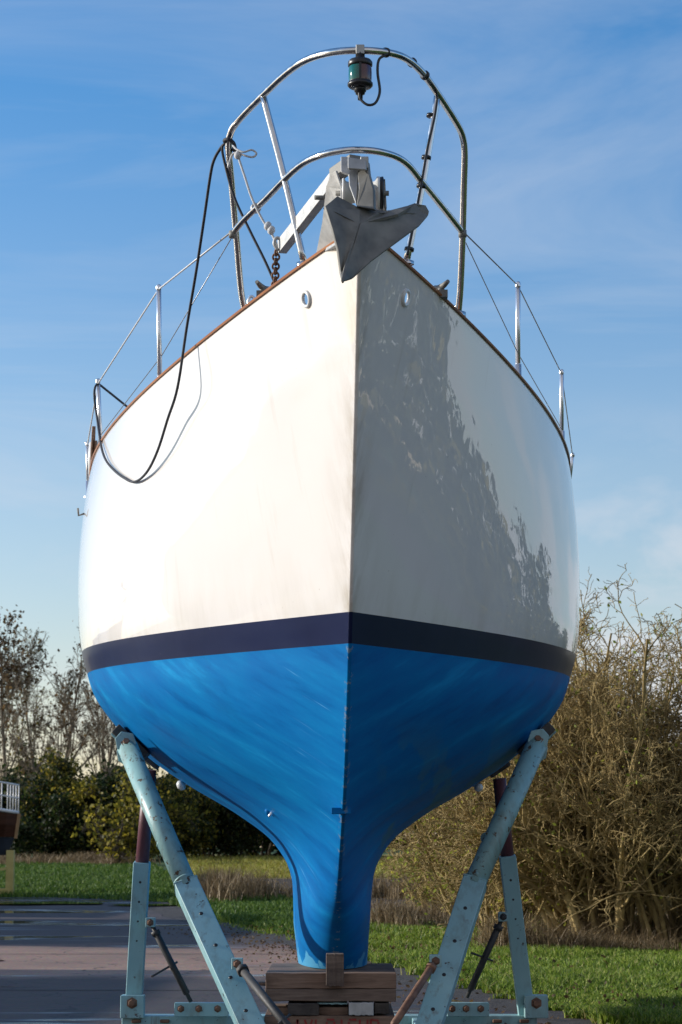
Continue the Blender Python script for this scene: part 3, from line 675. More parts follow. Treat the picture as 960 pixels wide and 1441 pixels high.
# adjuster rods
def rod(pa, pb_, r, m, box_m, bar=None, turn=None, name='adjuster_rod', lug=.05):
    a, b_ = at(*pa), at(*pb_); d = (b_ - a).normalized()
    g_ = MB().tube([a, a + d * .05, a + d*.055, b_ - d*.05, b_ - d*.045, b_], [r*.8, r*.8, r*1.25, r*1.25, r*.75, r*.75], 12)
    g_.tube([a + d * .05, a + d * .075], r * 1.9, 6)
    if bar:
        p, q = at(*bar[0]), at(*bar[1]); g_.tube([p, q], .006, 8)
    o = g_.build(name, m, cradle)
    e = MB().abox(a, lug, lug, lug); bolt(e, a + Vector((0, -lug/2, 0)), (0, -1, 0), .013, 1); e.build('rod_lug', [MT['teal'], box_m], o, bevel=.005)
    return o
rod((212, 1298, 12.4), (269, 1410, 12.42), .0145, MT['dark'], MT['rust'], ((214, 1374, 12.25), (249, 1354, 12.5)))
rod((708, 1290, 12.4), (657, 1404, 12.42), .0145, MT['dark'], MT['dark'], ((664, 1341, 12.3), (693, 1352, 12.5)))
rod((334, 1356, 10.42), (411, 1452, 9.95), .0155, MT['dark'], MT['rust'], ((392, 1441, 9.98), (408, 1428, 10.06)), lug=.05)
rod((613, 1352, 10.42), (549, 1450, 9.95), .0135, MT['rust'], MT['rust'], lug=.055)

# ---------------------------------------------------------------- timber under the keel
keel_front = BOAT @ Vector((0, 2.42, -1.41)); kz = keel_front.z; ky = keel_front.y
def px_box(pa, pb_, row0, row1, D, depth, y_off=0):
    """box whose near face spans the measured edges at distance D; returns centre and size"""
    a = at(pa, row0, D); b_ = at(pb_, row1, D); return Vector(((a.x+b_.x)/2, D + depth/2, (a.z+b_.z)/2)), (b_.x-a.x, depth, a.z-b_.z)
def timber(name, label, pa, pb_, r0, r1, D, depth, m, cat='timber', rot=0, z1=None):
    c, s = px_box(pa, pb_, r0, r1, D, depth)
    if z1 is not None: top_ = c.z + s[2]/2; c.z = (top_ + z1)/2; s = (s[0], s[1], top_ - z1)
    mb_ = MB(); n = 10
    hx, hy, hz = s[0]/2, s[1]/2, s[2]/2; vs = []; fs = []
    for i in range(n + 1):
        x = -hx + 2*hx*i/n; j = lambda: random.uniform(-.0025, .0025)
        vs += [Vector((x, -hy + j(), -hz + j())), Vector((x, hy, -hz + j())), Vector((x, hy, hz)), Vector((x, -hy + j(), hz - abs(j())))]
    for i in range(n):
        for k_ in range(4): fs.append((i*4+k_, i*4+(k_+1) % 4, (i+1)*4+(k_+1) % 4, (i+1)*4+k_))
    fs += [(0, 1, 2, 3), (n*4+3, n*4+2, n*4+1, n*4)]
    R = Matrix.Rotation(rot, 3, 'Z')
    mb_.add([R @ v for v in vs], fs, 0, False)
    o = mb_.build(name, m, bevel=.004); o.location = c; tag(o, label, cat); return o, c, s
PD = ky - .26
timber('keel_timber', 'long squared timber directly under the keel foot, upper one of the pair', 374, 558, 1369, 1391.0, PD, .85, MT['timber2'])
timber('keel_timber', 'long squared timber lying under the upper keel timber, lower of the pair', 373, 557.5, 1391.6, 1409, PD - .004, .86, MT['timber'])
timber('thin_batten', 'thin pale batten poking out left of the paired keel timbers', 360, 400, 1382, 1387, PD + .07, .05, MT['timber2'], 'batten')
timber('chock', 'upright chock of wood pressed against the front of the keel', 459, 484, 1342, 1388, PD - .075, .072, MT['timber'], 'chock')
timber('wedge', 'dark flat wedge on the lettered beam left of the light one', 405, 449, 1412, 1429, PD - .02, .2, MT['timber3'], 'wedge')
timber('wedge', 'pale grey flat wedge on the lettered beam at its right', 491, 526, 1410.5, 1429, PD - .03, .18, MT['galv_lt'], 'wedge')
timber('packing_piece', 'ragged dark packing piece between the pale wedge and the beam end', 527, 548, 1411, 1427, PD, .14, MT['timber3'], 'packing')
timber('packing_board', 'reddish packing board seen in the gap between the two wedges', 382, 490, 1417, 1428.4, PD + .03, .15, MT['timber2'], 'board')
timber('thin_batten', 'green painted thin batten topping the gap between the wedges', 446, 489, 1410.5, 1413.5, PD + .02, .12, MT['teal'], 'batten')
lb, c, s = timber('lettered_beam', 'heavy brown base beam with worn red lettering under the wedges', 372, 556, 1429.2, 1470, PD - .01, .80, MT['timber2'], 'beam', z1=.17)
gl = MB(); yf = c.y - s[1]/2 - .003 - PD*0
xx = at(388, 1440, PD).x
for k_, sh_ in enumerate(('|', 'A', 'Y', 'L', 'O', 'I', 'C', 'U', 'P')):
    x = at(398 + k_ * 15.5, 1440, PD).x; zt = at(400, 1434.5, PD).z; h = .10; w = .034
    def st(a, b_, t=.009): gl.beam(Vector((x + a[0]*w, yf, zt - (1-a[1])*h)), Vector((x + b_[0]*w, yf, zt - (1-b_[1])*h)), .003, t, (0, 1, 0))
    {'|': lambda: (st((0, 0), (0, 1)), st((0, 1), (.9, 1))), 'A': lambda: (st((0, 0), (.5, 1)), st((.5, 1), (1, 0)), st((.2, .35), (.8, .35))), 'Y': lambda: (st((0, 1), (.5, .5)), st((1, 1), (.5, .5)), st((.5, .5), (.5, 0))),
     'L': lambda: (st((0, 1), (0, 0)), st((0, 0), (.9, 0))), 'O': lambda: (st((0, .1), (0, .9)), st((0, 1), (1, 1)), st((1, .9), (1, .1)), st((0, 0), (1, 0))), 'I': lambda: (st((.5, 0), (.5, 1)),),
     'C': lambda: (st((0, .1), (0, .9)), st((0, 1), (1, 1)), st((0, 0), (1, 0))), 'U': lambda: (st((0, 1), (0, .1)), st((1, 1), (1, .1)), st((0, 0), (1, 0))), 'P': lambda: (st((0, 0), (0, 1)), st((0, 1), (1, .95)), st((1, .9), (1, .5)), st((1, .5), (0, .5)))}[sh_]()
INV[lb.name] = Matrix.Translation(-c)
gl.build('lettering', MT['redpaint'], lb)
# ---------------------------------------------------------------- ground
def terr(y): return 0 if y < 35 else (.012 * (min(y, 110) - 35))
def sheet(name, rows, off, m, kind='structure', nx=1):
    """rows: (y, x_left, x_right)"""
    ys = sorted({r[0] for r in rows} | {y for y in (35, 110) if rows[0][0] < y < rows[-1][0]}); vs = []; fs = []
    lx = lambda y, k: float(np.interp(y, [r[0] for r in rows], [r[k] for r in rows]))
    for y in ys:
        for i in range(nx + 1): t = i / nx; vs.append(Vector((lx(y, 1) * (1-t) + lx(y, 2) * t, y, terr(y) + off)))
    for j in range(len(ys) - 1):
        for i in range(nx): fs.append((j*(nx+1)+i, j*(nx+1)+i+1, (j+1)*(nx+1)+i+1, (j+1)*(nx+1)+i))
    o = MB().add(vs, fs, 0, False).build(name, m); tag(o, kind=kind); return o
mg, nt, b = new_mat('field_grass')
c_ = ramp(nt, noise(nt, .35, 8, .65), [(.3, (.035, .075, .012)), (.55, (.06, .12, .02)), (.75, (.12, .14, .035))])
c_ = mixc(nt, math_(nt, 'MULTIPLY', ramp(nt, noise(nt, 14, 6, .7), [(.4, (0, 0, 0)), (.7, (1, 1, 1))]), .6), c_, (.02, .04, .008))
L_(nt, c_, b.inputs['Base Color']); b.inputs['Roughness'].default_value = .9; bump(nt, b, noise(nt, 25, 5), .8, .05)
mgd, nt, b = new_mat('shaded_turf')
c_ = ramp(nt, noise(nt, 1.2, 8, .65), [(.3, (.02, .05, .010)), (.7, (.05, .10, .02))]); L_(nt, c_, b.inputs['Base Color']); b.inputs['Roughness'].default_value = .9
ms, nt, b = new_mat('ploughed_soil')
fur = noise(nt, 1.0, 6, .6, map_scale=(.25, 3.2, 1)); c_ = ramp(nt, fur, [(.32, (.022, .015, .012)), (.5, (.05, .034, .026)), (.7, (.10, .07, .05))])
L_(nt, c_, b.inputs['Base Color']); b.inputs['Roughness'].default_value = .95; bump(nt, b, fur, 1, .2)
mst, nt, b = new_mat('stubble')
c_ = ramp(nt, noise(nt, .8, 8, .7, map_scale=(.2, 1.2, 1)), [(.3, (.10, .085, .022)), (.5, (.30, .25, .045)), (.7, (.22, .14, .05))]); L_(nt, c_, b.inputs['Base Color']); b.inputs['Roughness'].default_value = .95
mdt, nt, b = new_mat('muddy_gravel')
c_ = ramp(nt, noise(nt, 9, 8, .75), [(.3, (.02, .017, .014)), (.5, (.055, .045, .038)), (.75, (.13, .11, .095))]); L_(nt, c_, b.inputs['Base Color']); b.inputs['Roughness'].default_value = .85; bump(nt, b, noise(nt, 30, 6, .7), 1, .02)
# old yard surface: brown concrete, worn, damp in patches, with a painted sunlit band
my, nt, b = new_mat('old_concrete')
big = noise(nt, .35, 6, .6); fin = noise(nt, 26, 7, .75)
c_ = ramp(nt, big, [(.3, (.10, .066, .050)), (.7, (.165, .112, .085))])
c_ = mixc(nt, math_(nt, 'MULTIPLY', ramp(nt, fin, [(.35, (1, 1, 1)), (.6, (0, 0, 0))]), .5), c_, (.05, .042, .04))
ag = N(nt, 'ShaderNodeTexVoronoi', i_Scale=55.0); tc = N(nt, 'ShaderNodeTexCoord'); sx0 = N(nt, 'ShaderNodeSeparateXYZ'); L_(nt, tc.outputs['Object'], sx0.inputs[0]); L_(nt, tc.outputs['Object'], ag.inputs['Vector'])
c_ = mixc(nt, .3, c_, ag.outputs['Color'], 'SOFT_LIGHT')
stn = ramp(nt, noise(nt, 1.1, 8, .7, dist=.8), [(.48, (0, 0, 0)), (.66, (1, 1, 1))]); c_ = mixc(nt, math_(nt, 'MULTIPLY', stn, .5), c_, (.07, .055, .048))
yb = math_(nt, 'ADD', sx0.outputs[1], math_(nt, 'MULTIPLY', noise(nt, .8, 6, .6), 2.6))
dry_sunlit = ramp(nt, math_(nt, 'MULTIPLY', yb, .025), [(.490, (0, 0, 0)), (.515, (1, 1, 1)), (.625, (1, 1, 1)), (.665, (0, 0, 0))])
c_ = mixc(nt, dry_sunlit, mixc(nt, 1.0, c_, (.62, .66, .78), 'MULTIPLY'), mixc(nt, 1.0, c_, (2.7, 2.45, 2.25), 'MULTIPLY'))  # colour lightened along the sunlit strip, darkened and blued where shade falls
ck = N(nt, 'ShaderNodeTexVoronoi', feature='DISTANCE_TO_EDGE', i_Scale=.55); nz = N(nt, 'ShaderNodeTexNoise', i_Scale=2.5); L_(nt, tc.outputs['Object'], nz.inputs[0]); va = N(nt, 'ShaderNodeVectorMath', operation='ADD'); L_(nt, tc.outputs['Object'], va.inputs[0]); L_(nt, nz.outputs['Color'], va.inputs[1]); L_(nt, va.outputs[0], ck.inputs['Vector'])
c_ = mixc(nt, ramp(nt, ck.outputs['Distance'], [(.0, (.85,) * 3), (.012, (0, 0, 0))]), c_, (.02, .017, .015))
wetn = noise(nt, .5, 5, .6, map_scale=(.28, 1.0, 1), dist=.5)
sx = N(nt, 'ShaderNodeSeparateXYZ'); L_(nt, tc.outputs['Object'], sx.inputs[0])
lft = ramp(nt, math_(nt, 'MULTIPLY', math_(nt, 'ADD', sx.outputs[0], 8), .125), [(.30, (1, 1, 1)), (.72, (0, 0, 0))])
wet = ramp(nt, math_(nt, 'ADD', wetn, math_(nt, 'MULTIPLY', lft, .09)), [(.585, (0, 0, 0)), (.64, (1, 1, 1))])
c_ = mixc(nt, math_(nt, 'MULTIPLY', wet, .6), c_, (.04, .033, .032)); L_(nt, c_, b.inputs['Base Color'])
rr = mixc(nt, wet, ramp(nt, fin, [(.3, (.72,) * 3), (.7, (.9,) * 3)]), (.07, .07, .07)); L_(nt, rr, b.inputs['Roughness'])
bump(nt, b, math_(nt, 'MULTIPLY', fin, math_(nt, 'SUBTRACT', 1.0, wet)), .5, .01)
mw, nt, b = new_mat('puddle_water'); b.inputs['Base Color'].default_value = (.02, .02, .02, 1); b.inputs['Roughness'].default_value = .03
bump(nt, b, noise(nt, 5, 3), .05, .01)

gv = []; xs = [-3000, -60, 60, 3000]; ys = [-3000, -30, 35, 110, 400, 3000]
g_ = MB().add([Vector((x, y, terr(y))) for y in ys for x in xs], [(j*4+i, j*4+i+1, (j+1)*4+i+1, (j+1)*4+i) for j in range(5) for i in range(3)], 0, False)
tag(g_.build('ground', mg), kind='structure')
EDGE = [(-30, 6.0), (5, 3.2), (9, 2.15), (12, 1.55), (15, 1.02), (18, .42), (21.5, -.12), (25, -.62), (30, -1.75), (36, -2.85), (41, -3.7), (43.5, -6.0), (44.5, -40)]
def edge(y): return float(np.interp(y, [e[0] for e in EDGE], [e[1] for e in EDGE]))
yy = [-30, 5, 9, 12, 15, 18, 21.5, 25, 30, 35, 36, 41, 43.5]
rng = np.random.default_rng(3); fine = sorted(set(yy) | set(np.round(np.arange(9, 43, .22), 2)))
wob = {y: .06 * math.sin(y * 2.3) + .05 * math.sin(y * 5.1 + 1) + rng.normal(0, .02) for y in fine}
sheet('verge', [(y, -45, edge(y) + .45 + wob[y] + .012 * y) for y in fine], .004, mdt)
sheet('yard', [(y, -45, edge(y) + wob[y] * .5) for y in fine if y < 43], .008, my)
# expansion joints in the concrete
jm = mat('dark_joint', (.02, .017, .015), (.035, .03, .027), 20, .9)  # dark brown tone of the joint strips
for y in (13.6, 16.9, 22.6, 30.5): tag(MB().add([Vector((-40, y, .0125)), Vector((edge(y) - .1, y + .12, .0125)), Vector((edge(y) - .1, y + .16, .0125)), Vector((-40, y + .035, .0125))], [(0, 1, 2, 3)]).build('road_joint', jm), kind='structure')
# puddles by the far edge and along a joint
def puddle(cx, cy, rx, ry, seed):
    r = np.random.default_rng(seed); n = 40; ph = r.uniform(0, 6.28, 4)
    vs = [Vector((cx + rx * math.cos(t) * (1 + .18 * math.sin(3*t+ph[0]) + .12 * math.sin(5*t+ph[1])), cy + ry * math.sin(t) * (1 + .2 * math.sin(2*t+ph[2]) + .1 * math.sin(6*t+ph[3])), terr(cy + ry * math.sin(t)) + .014)) for t in np.linspace(0, 2*PI, n, endpoint=False)]
    zc = max(v.z for v in vs); 
    for v in vs: v.z = zc
    tag(MB().add(vs, [list(range(n))]).build('puddle_water', mw), kind='structure')
puddle(-5.2, 40.2, 1.1, .9, 1); puddle(-3.3, 39.5, .7, .5, 2); puddle(-5.6, 17.4, 2.6, .14, 3); puddle(-4.9, 24.5, .9, .8, 4); puddle(-5.3, 28.5, 1.0, 1.1, 6); puddle(-3.9, 21.6, .8, .5, 7)
# fields
sheet('ploughed_field', [(34, 1.3, 60), (43, -.4, 62), (45, -3.0, 64), (52, -5.6, 70), (60, -7, 80), (64, 2, 90), (90, 8, 110)], .006, ms)
sheet('stubble_field', [(57, -3.9, 2), (64, -4.6, 6), (90, -7, 8.0), (96, -7.5, 8)], .012, mst)

# ---------------------------------------------------------------- vegetation
def tube_np(P, R, sides=3):
    """P (N,k,3) polylines, R (N,k) radii -> verts, quads"""
    N_, K, _ = P.shape; T = np.zeros_like(P); T[:, 1:-1] = P[:, 2:] - P[:, :-2]; T[:, 0] = P[:, 1] - P[:, 0]; T[:, -1] = P[:, -1] - P[:, -2]
    T /= np.linalg.norm(T, axis=2, keepdims=True) + 1e-9
    ref = np.where(np.abs(T[:, :1, 2:3]) < .9, np.array([[[0, 0, 1.]]]), np.array([[[1., 0, 0]]])); ref = np.repeat(ref, K, 1)
    U = np.cross(T, ref); U /= np.linalg.norm(U, axis=2, keepdims=True) + 1e-9; Wv = np.cross(T, U)
    a = np.arange(sides) * 2 * PI / sides
    V = P[:, :, None] + (U[:, :, None] * np.cos(a)[None, None, :, None] + Wv[:, :, None] * np.sin(a)[None, None, :, None]) * R[:, :, None, None]
    idx = np.arange(N_ * K * sides).reshape(N_, K, sides); nx_ = np.roll(idx, -1, 2)
    F = np.stack([idx[:, :-1], nx_[:, :-1], nx_[:, 1:], idx[:, 1:]], -1).reshape(-1, 4)
    return V.reshape(-1, 3), F
def walk(rng, P0, D0, Ln, nseg, wander, trop):
    n = len(P0); P = np.zeros((n, nseg + 1, 3)); P[:, 0] = P0; D = D0.copy()
    for k in range(nseg):
        D = D + rng.normal(0, wander, (n, 3)); D[:, 2] += trop; D /= np.linalg.norm(D, axis=1, keepdims=True); P[:, k+1] = P[:, k] + D * (Ln / nseg)[:, None]
    return P
def grow(rng, P0, D0, Ln, R0, levels):
    """levels: list of dict(n, len, ang, wander, trop, rad, seg, tmin); first entry describes the stems themselves"""
    out = []; l = levels[0]; P = walk(rng, P0, D0, Ln, l['seg'], l['wander'], l['trop']); K = l['seg'] + 1
    R = R0[:, None] * np.linspace(1, l.get('tip', .35), K)[None]; out.append((P, R, Ln)); 
    for l in levels[1:]:
        Pp, Rp, Lp = out[-1]; n = l['n']; m = len(Pp); K = Pp.shape[1]
        t = rng.uniform(l.get('tmin', .25), 1, (m, n)) * (K - 1); i = np.minimum(t.astype(int), K - 2); f = (t - i)[..., None]; ar = np.arange(m)[:, None]
        p = Pp[ar, i] * (1 - f) + Pp[ar, i+1] * f; d = Pp[ar, i+1] - Pp[ar, i]; d /= np.linalg.norm(d, axis=2, keepdims=True) + 1e-9
        r = rng.normal(0, 1, (m, n, 3)); r -= d * (r * d).sum(2, keepdims=True); r /= np.linalg.norm(r, axis=2, keepdims=True)
        a = rng.uniform(l['ang'] * .6, l['ang'] * 1.3, (m, n, 1)); dd = d * np.cos(a) + r * np.sin(a)
        rr = (Rp[ar, i] * l['rad']).ravel(); ln = (Lp[:, None] * l['len'] * rng.uniform(.55, 1.25, (m, n)) * (1.15 - .5 * t / (K - 1))).ravel()
        P = walk(rng, p.reshape(-1, 3), dd.reshape(-1, 3), ln, l['seg'], l['wander'], l['trop'])
        R = np.maximum(rr[:, None] * np.linspace(1, l.get('tip', .3), l['seg'] + 1)[None], l.get('rmin', .002)); out.append((P, R, ln))
    return out
def wood_mesh(name, out, m, parent, base):
    Vs, Fs, o = [], [], 0
    for k, (P, R, _) in enumerate(out):
        V, F = tube_np(P - np.array(base), R, 7 if k == 0 else (4 if k == 1 else 3)); Vs.append(V); Fs.append(F + o); o += len(V)
    return np_mesh(name, np.concatenate(Vs), np.concatenate(Fs), m, parent, smooth=True)
def leaves_np(rng, C, size, aspect=.6, droop=0):
    n = len(C); a = rng.normal(0, 1, (n, 3)); a[:, 2] -= droop; a /= np.linalg.norm(a, axis=1, keepdims=True)
    b_ = rng.normal(0, 1, (n, 3)); b_ -= a * (a * b_).sum(1, keepdims=True); b_ /= np.linalg.norm(b_, axis=1, keepdims=True)
    s = size * rng.uniform(.6, 1.35, (n, 1))
    V = np.stack([C - a * s * .5, C + b_ * s * aspect * .5, C + a * s * .5, C - b_ * s * aspect * .5], 1).reshape(-1, 3)
    return V, np.arange(4 * n).reshape(-1, 4)
def leafmat(name, stops, trans=.5):
    m, nt, b = new_mat(name); g = nt.nodes.new('ShaderNodeNewGeometry')
    c = ramp(nt, g.outputs['Random Per Island'], stops); L_(nt, c, b.inputs['Base Color']); b.inputs['Roughness'].default_value = .55; b.inputs['Specular IOR Level'].default_value = .3
    t = nt.nodes.new('ShaderNodeBsdfTranslucent'); L_(nt, c, t.inputs[0]); mx = nt.nodes.new('ShaderNodeMixShader'); mx.inputs[0].default_value = trans
    L_(nt, b.outputs[0], mx.inputs[1]); L_(nt, t.outputs[0], mx.inputs[2]); L_(nt, mx.outputs[0], nt.nodes['Material Output'].inputs[0]); return m
BARK = mat('grey_bark', (.13, .105, .075), (.26, .21, .15), 9, .9)
TWIG = mat('lichened_twig_bark', (.13, .09, .035), (.50, .37, .15), 3.5, .85, lo=.3, hi=.65)
DKBARK = mat('dark_bark', (.035, .028, .022), (.075, .06, .045), 9, .9)
LF_OLIVE = leafmat('olive_leaves', [(0, (.015, .028, .007)), (.4, (.045, .06, .012)), (.7, (.12, .115, .02)), (.9, (.28, .22, .03)), (1, (.42, .32, .04))])
LF_DARK = leafmat('dark_green_leaves', [(0, (.008, .018, .007)), (.6, (.022, .040, .012)), (.9, (.05, .065, .015)), (1, (.16, .13, .02))])
LF_YEL = leafmat('yellow_leaves', [(0, (.05, .06, .012)), (.35, (.16, .15, .02)), (.8, (.32, .26, .03)), (1, (.45, .36, .05))])
LF_SPARSE = leafmat('turning_leaves', [(0, (.16, .20, .03)), (.6, (.36, .42, .06)), (1, (.55, .50, .08))])
LF_BROWN = leafmat('brown_leaves', [(0, (.05, .028, .012)), (.6, (.12, .07, .03)), (1, (.2, .13, .05))])
LF_RED = leafmat('dark_red_leaves', [(0, (.05, .01, .012)), (.6, (.11, .02, .02)), (1, (.17, .05, .03))])
def fan(rng, n, spread, base, r0):
    az = rng.uniform(0, 2*PI, n); el = np.abs(rng.normal(0, spread, n)); D = np.stack([np.sin(el)*np.cos(az), np.sin(el)*np.sin(az), np.cos(el)], 1)
    P = np.array(base)[None] + np.stack([np.cos(az), np.sin(az), np.zeros(n)], 1) * rng.uniform(0, r0, (n, 1)); return P, D
def pick(rng, out, lv, n, jit):
    P = out[lv][0]; i = rng.integers(0, len(P), n); k = rng.integers(1, P.shape[1], n); return P[i, k] + rng.normal(0, jit, (n, 3))
def plant(name, label, cat, x, y, seed, spec, height, bark, leaf, nleaf, lsize, jit, group=None, nst=1, spread=.1, r0=.05, rad=.12, lv=None):
    rng = np.random.default_rng(seed); base = (x, y, terr(y) - .03)
    root = thing(name, label, cat, Vector(base), group)
    P, D = fan(rng, nst, spread, base, r0); Ln = height * rng.uniform(.75, 1.05, nst); R0 = rad * rng.uniform(.7, 1.1, nst)
    out = grow(rng, P, D, Ln, R0, spec)
    wood_mesh('trunk' if nst == 1 else 'stems', out, bark, root, base)
    if nleaf:
        C = np.concatenate([pick(rng, out, len(spec) - 1 - (k % 2 if lv is None else 0), nleaf // 2, jit) for k in range(2)]); C[:, 2] = np.maximum(C[:, 2], base[2] + .08)
        V, F = leaves_np(rng, C - np.array(base), lsize); np_mesh('crown', V, F, leaf, root)
    return root
TALL = [dict(seg=9, wander=.05, trop=.03, tip=.2), dict(n=24, len=.42, ang=.62, wander=.10, trop=.10, rad=.42, seg=6, tmin=.16), dict(n=8, len=.42, ang=.6, wander=.14, trop=.08, rad=.5, seg=5, tmin=.2, rmin=.012),
        dict(n=7, len=.42, ang=.6, wander=.2, trop=.04, rad=.5, seg=3, tmin=.2, rmin=.008), dict(n=3, len=.5, ang=.6, wander=.2, trop=.03, rad=.6, seg=2, rmin=.006)]
BUSHY = [dict(seg=6, wander=.14, trop=.02, tip=.3), dict(n=9, len=.42, ang=.8, wander=.2, trop=.03, rad=.5, seg=5, tmin=.1), dict(n=8, len=.45, ang=.8, wander=.25, trop=.0, rad=.5, seg=4, tmin=.1, rmin=.01), dict(n=6, len=.5, ang=.8, wander=.3, trop=0, rad=.5, seg=3, rmin=.007)]
def atx(px, y): return (px - 480) / FPX * y * 1.004
gp = 'bare trees at the far left of the yard'
plant('bare_tree', 'tallest bare tree left of the hull, thin upright branches and few leaves', 'tree', atx(96, 92), 92, 21, TALL, 9.6, BARK, LF_BROWN, 500, .16, .12, gp, rad=.15)
plant('leafy_tree', 'half bare tree at the left edge with brownish leaves on its upper branches', 'tree', atx(22, 89), 89, 22, TALL, 8.6, BARK, LF_BROWN, 1500, .17, .2, gp, rad=.14)
plant('bare_tree', 'slim bare tree rising between the half bare tree and the tallest one', 'tree', atx(62, 95), 95, 23, TALL, 9.2, BARK, LF_OLIVE, 700, .15, .2, gp, rad=.11)
plant('bare_tree', 'bare tree tight beside the left hull edge behind the cradle arm', 'tree', atx(150, 93), 93, 24, TALL, 9.6, BARK, LF_BROWN, 350, .15, .2, gp, rad=.12)
gh = 'leafy shrubs in the boundary hedge on the left'
hedge = [(-12, 72, 3.6, 'd', 'dark shrub at the left edge behind the neighbouring boat'), (38, 70, 3.9, 'd', 'dark round shrub right of the neighbouring boat bow'), (82, 71, 3.9, 'o', 'olive shrub under the tallest bare tree'), (122, 69, 3.5, 'd', 'dark shrub just left of the cradle rear arm'),
         (165, 68, 3.7, 'y', 'yellow leaved shrub behind the left cradle arms'), (205, 71, 4.0, 'o', 'olive shrub seen between the left cradle arm and the hull'), (248, 73, 3.8, 'o', 'olive and gold shrub beyond the stubble strip'), (292, 75, 3.6, 'd', 'dark shrub below the hull left of centre'), (336, 76, 3.6, 'd', 'dark shrub below the hull beyond the straw grass'), (378, 78, 3.6, 'd', 'dark shrub just left of the keel'), (425, 80, 3.6, 'o', 'shrub hidden mostly by the keel')]
for k, (px, y, h, c, lab) in enumerate(hedge):
    lf = {'d': LF_DARK, 'o': LF_OLIVE, 'y': LF_YEL}[c]
    y += 13; plant('hedge_shrub', lab, 'shrub', atx(px, y), y, 40 + k, BUSHY, h * .78, DKBARK, lf, 13000 if c != 'y' else 6000, .15, .20, gh, nst=7, spread=.55, r0=.5, rad=.07)
plant('hedge_shrub', 'low yellow shrub glowing in front of the dark hedge by the rear arm', 'shrub', atx(160, 74), 74, 60, BUSHY, 2.1, DKBARK, LF_YEL, 1300, .17, .16, gh, nst=5, spread=.5, r0=.3, rad=.05)
# big twiggy shrubs on the right
SHRUB = [dict(seg=10, wander=.10, trop=.02, tip=.3), dict(n=12, len=.40, ang=.7, wander=.2, trop=.03, rad=.55, seg=7, tmin=.12, rmin=.005), dict(n=7, len=.44, ang=.8, wander=.36, trop=.02, rad=.6, seg=5, tmin=.1, rmin=.0045), dict(n=5, len=.5, ang=.9, wander=.46, trop=.02, rad=.65, seg=4, tmin=.1, rmin=.003)]
gs = 'leafless shrubs along the grass on the right'
plant('twiggy_shrub', 'largest leafless shrub, right of the hull, many mossy stems from one base', 'shrub', atx(845, 25), 25, 71, SHRUB, 3.4, TWIG, LF_SPARSE, 3200, .045, .04, gs, nst=46, spread=.42, r0=.5, rad=.042)
plant('twiggy_shrub', 'leafless shrub at the right edge of the picture beside the largest one', 'shrub', atx(955, 24.5), 24.5, 72, SHRUB, 3.05, TWIG, LF_BROWN, 1100, .04, .05, gs, nst=36, spread=.42, r0=.4, rad=.03)
plant('twiggy_shrub', 'low spreading leafless shrub under the hull with scattered yellow leaves', 'shrub', atx(690, 26), 26, 73, SHRUB, 1.95, TWIG, LF_SPARSE, 4500, .05, .05, gs, nst=24, spread=.75, r0=.5, rad=.022)
plant('twiggy_shrub', 'leafless shrub behind the right cradle arms, taller than the low one', 'shrub', atx(770, 28), 28, 74, SHRUB, 2.6, TWIG, LF_SPARSE, 1600, .04, .05, gs, nst=32, spread=.5, r0=.5, rad=.028)
plant('twiggy_shrub', 'thin leafless shrub farther back between the keel and the low shrub', 'shrub', atx(610, 33), 33, 75, SHRUB, 1.1, TWIG, LF_SPARSE, 1500, .05, .05, gs, nst=14, spread=.7, r0=.4, rad=.02)
plant('red_tree', 'small tree with dark red leaves at the right edge behind the shrubs', 'tree', atx(975, 33), 33, 76, BUSHY, 4.0, DKBARK, LF_RED, 2200, .06, .12, None, nst=3, spread=.3, r0=.2, rad=.05)
# far woods and hedges: one mass each
def far_wood(name, x0, x1, yf, h, n, seed, leaf, label, size=.55):
    rng = np.random.default_rng(seed); x = rng.uniform(x0, x1, n); ph = rng.uniform(0, 6.28, 5)
    top = h * (.72 + .13 * np.sin(x * .21 + ph[0]) + .1 * np.sin(x * .53 + ph[1]) + .09 * np.sin(x * 1.3 + ph[2]) + .06 * np.sin(x*2.9 + ph[3]))
    z = top * rng.uniform(0, 1, n) ** .7; y = np.array([yf(v) for v in x]) + rng.normal(0, 1.2, n) * (1 - .5 * z / h)
    V, F = leaves_np(rng, np.stack([x, y, z + .8], 1), size, .8); o = np_mesh(name, V, F, leaf); tag(o, label, 'wood', None, 'stuff'); return o
far_wood('distant_wood', -60, 140, lambda x: 128 + .08 * abs(x), 5.6, 42000, 5, LF_OLIVE, 'hazy wood along the far side of the fields')
far_wood('distant_wood', -70, -9.5, lambda x: 106, 4.2, 22000, 6, LF_DARK, 'dark thicket behind the hedge at the left')
def side_wood(name, y0, y1, xf, h, n, seed, leaf, label):
    rng = np.random.default_rng(seed); y = rng.uniform(y0, y1, n)
    top = h * (.7 + .15 * np.sin(y * .17) + .1 * np.sin(y * .6 + 1) + .08 * np.sin(y * 1.7 + 2)); z = top * rng.uniform(0, 1, n) ** .7
    V, F = leaves_np(rng, np.stack([xf + rng.normal(0, 1.5, n), y, z + .2], 1), .6, .8); o = np_mesh(name, V, F, leaf); tag(o, label, 'wood', None, 'stuff'); return o
side_wood('distant_wood', -25, 120, 46, 11.0, 34000, 8, LF_OLIVE, 'unseen wood closing the fields on the right, shaped for the topside reflection')  # out of view, set near and tall to shape the hull reflection

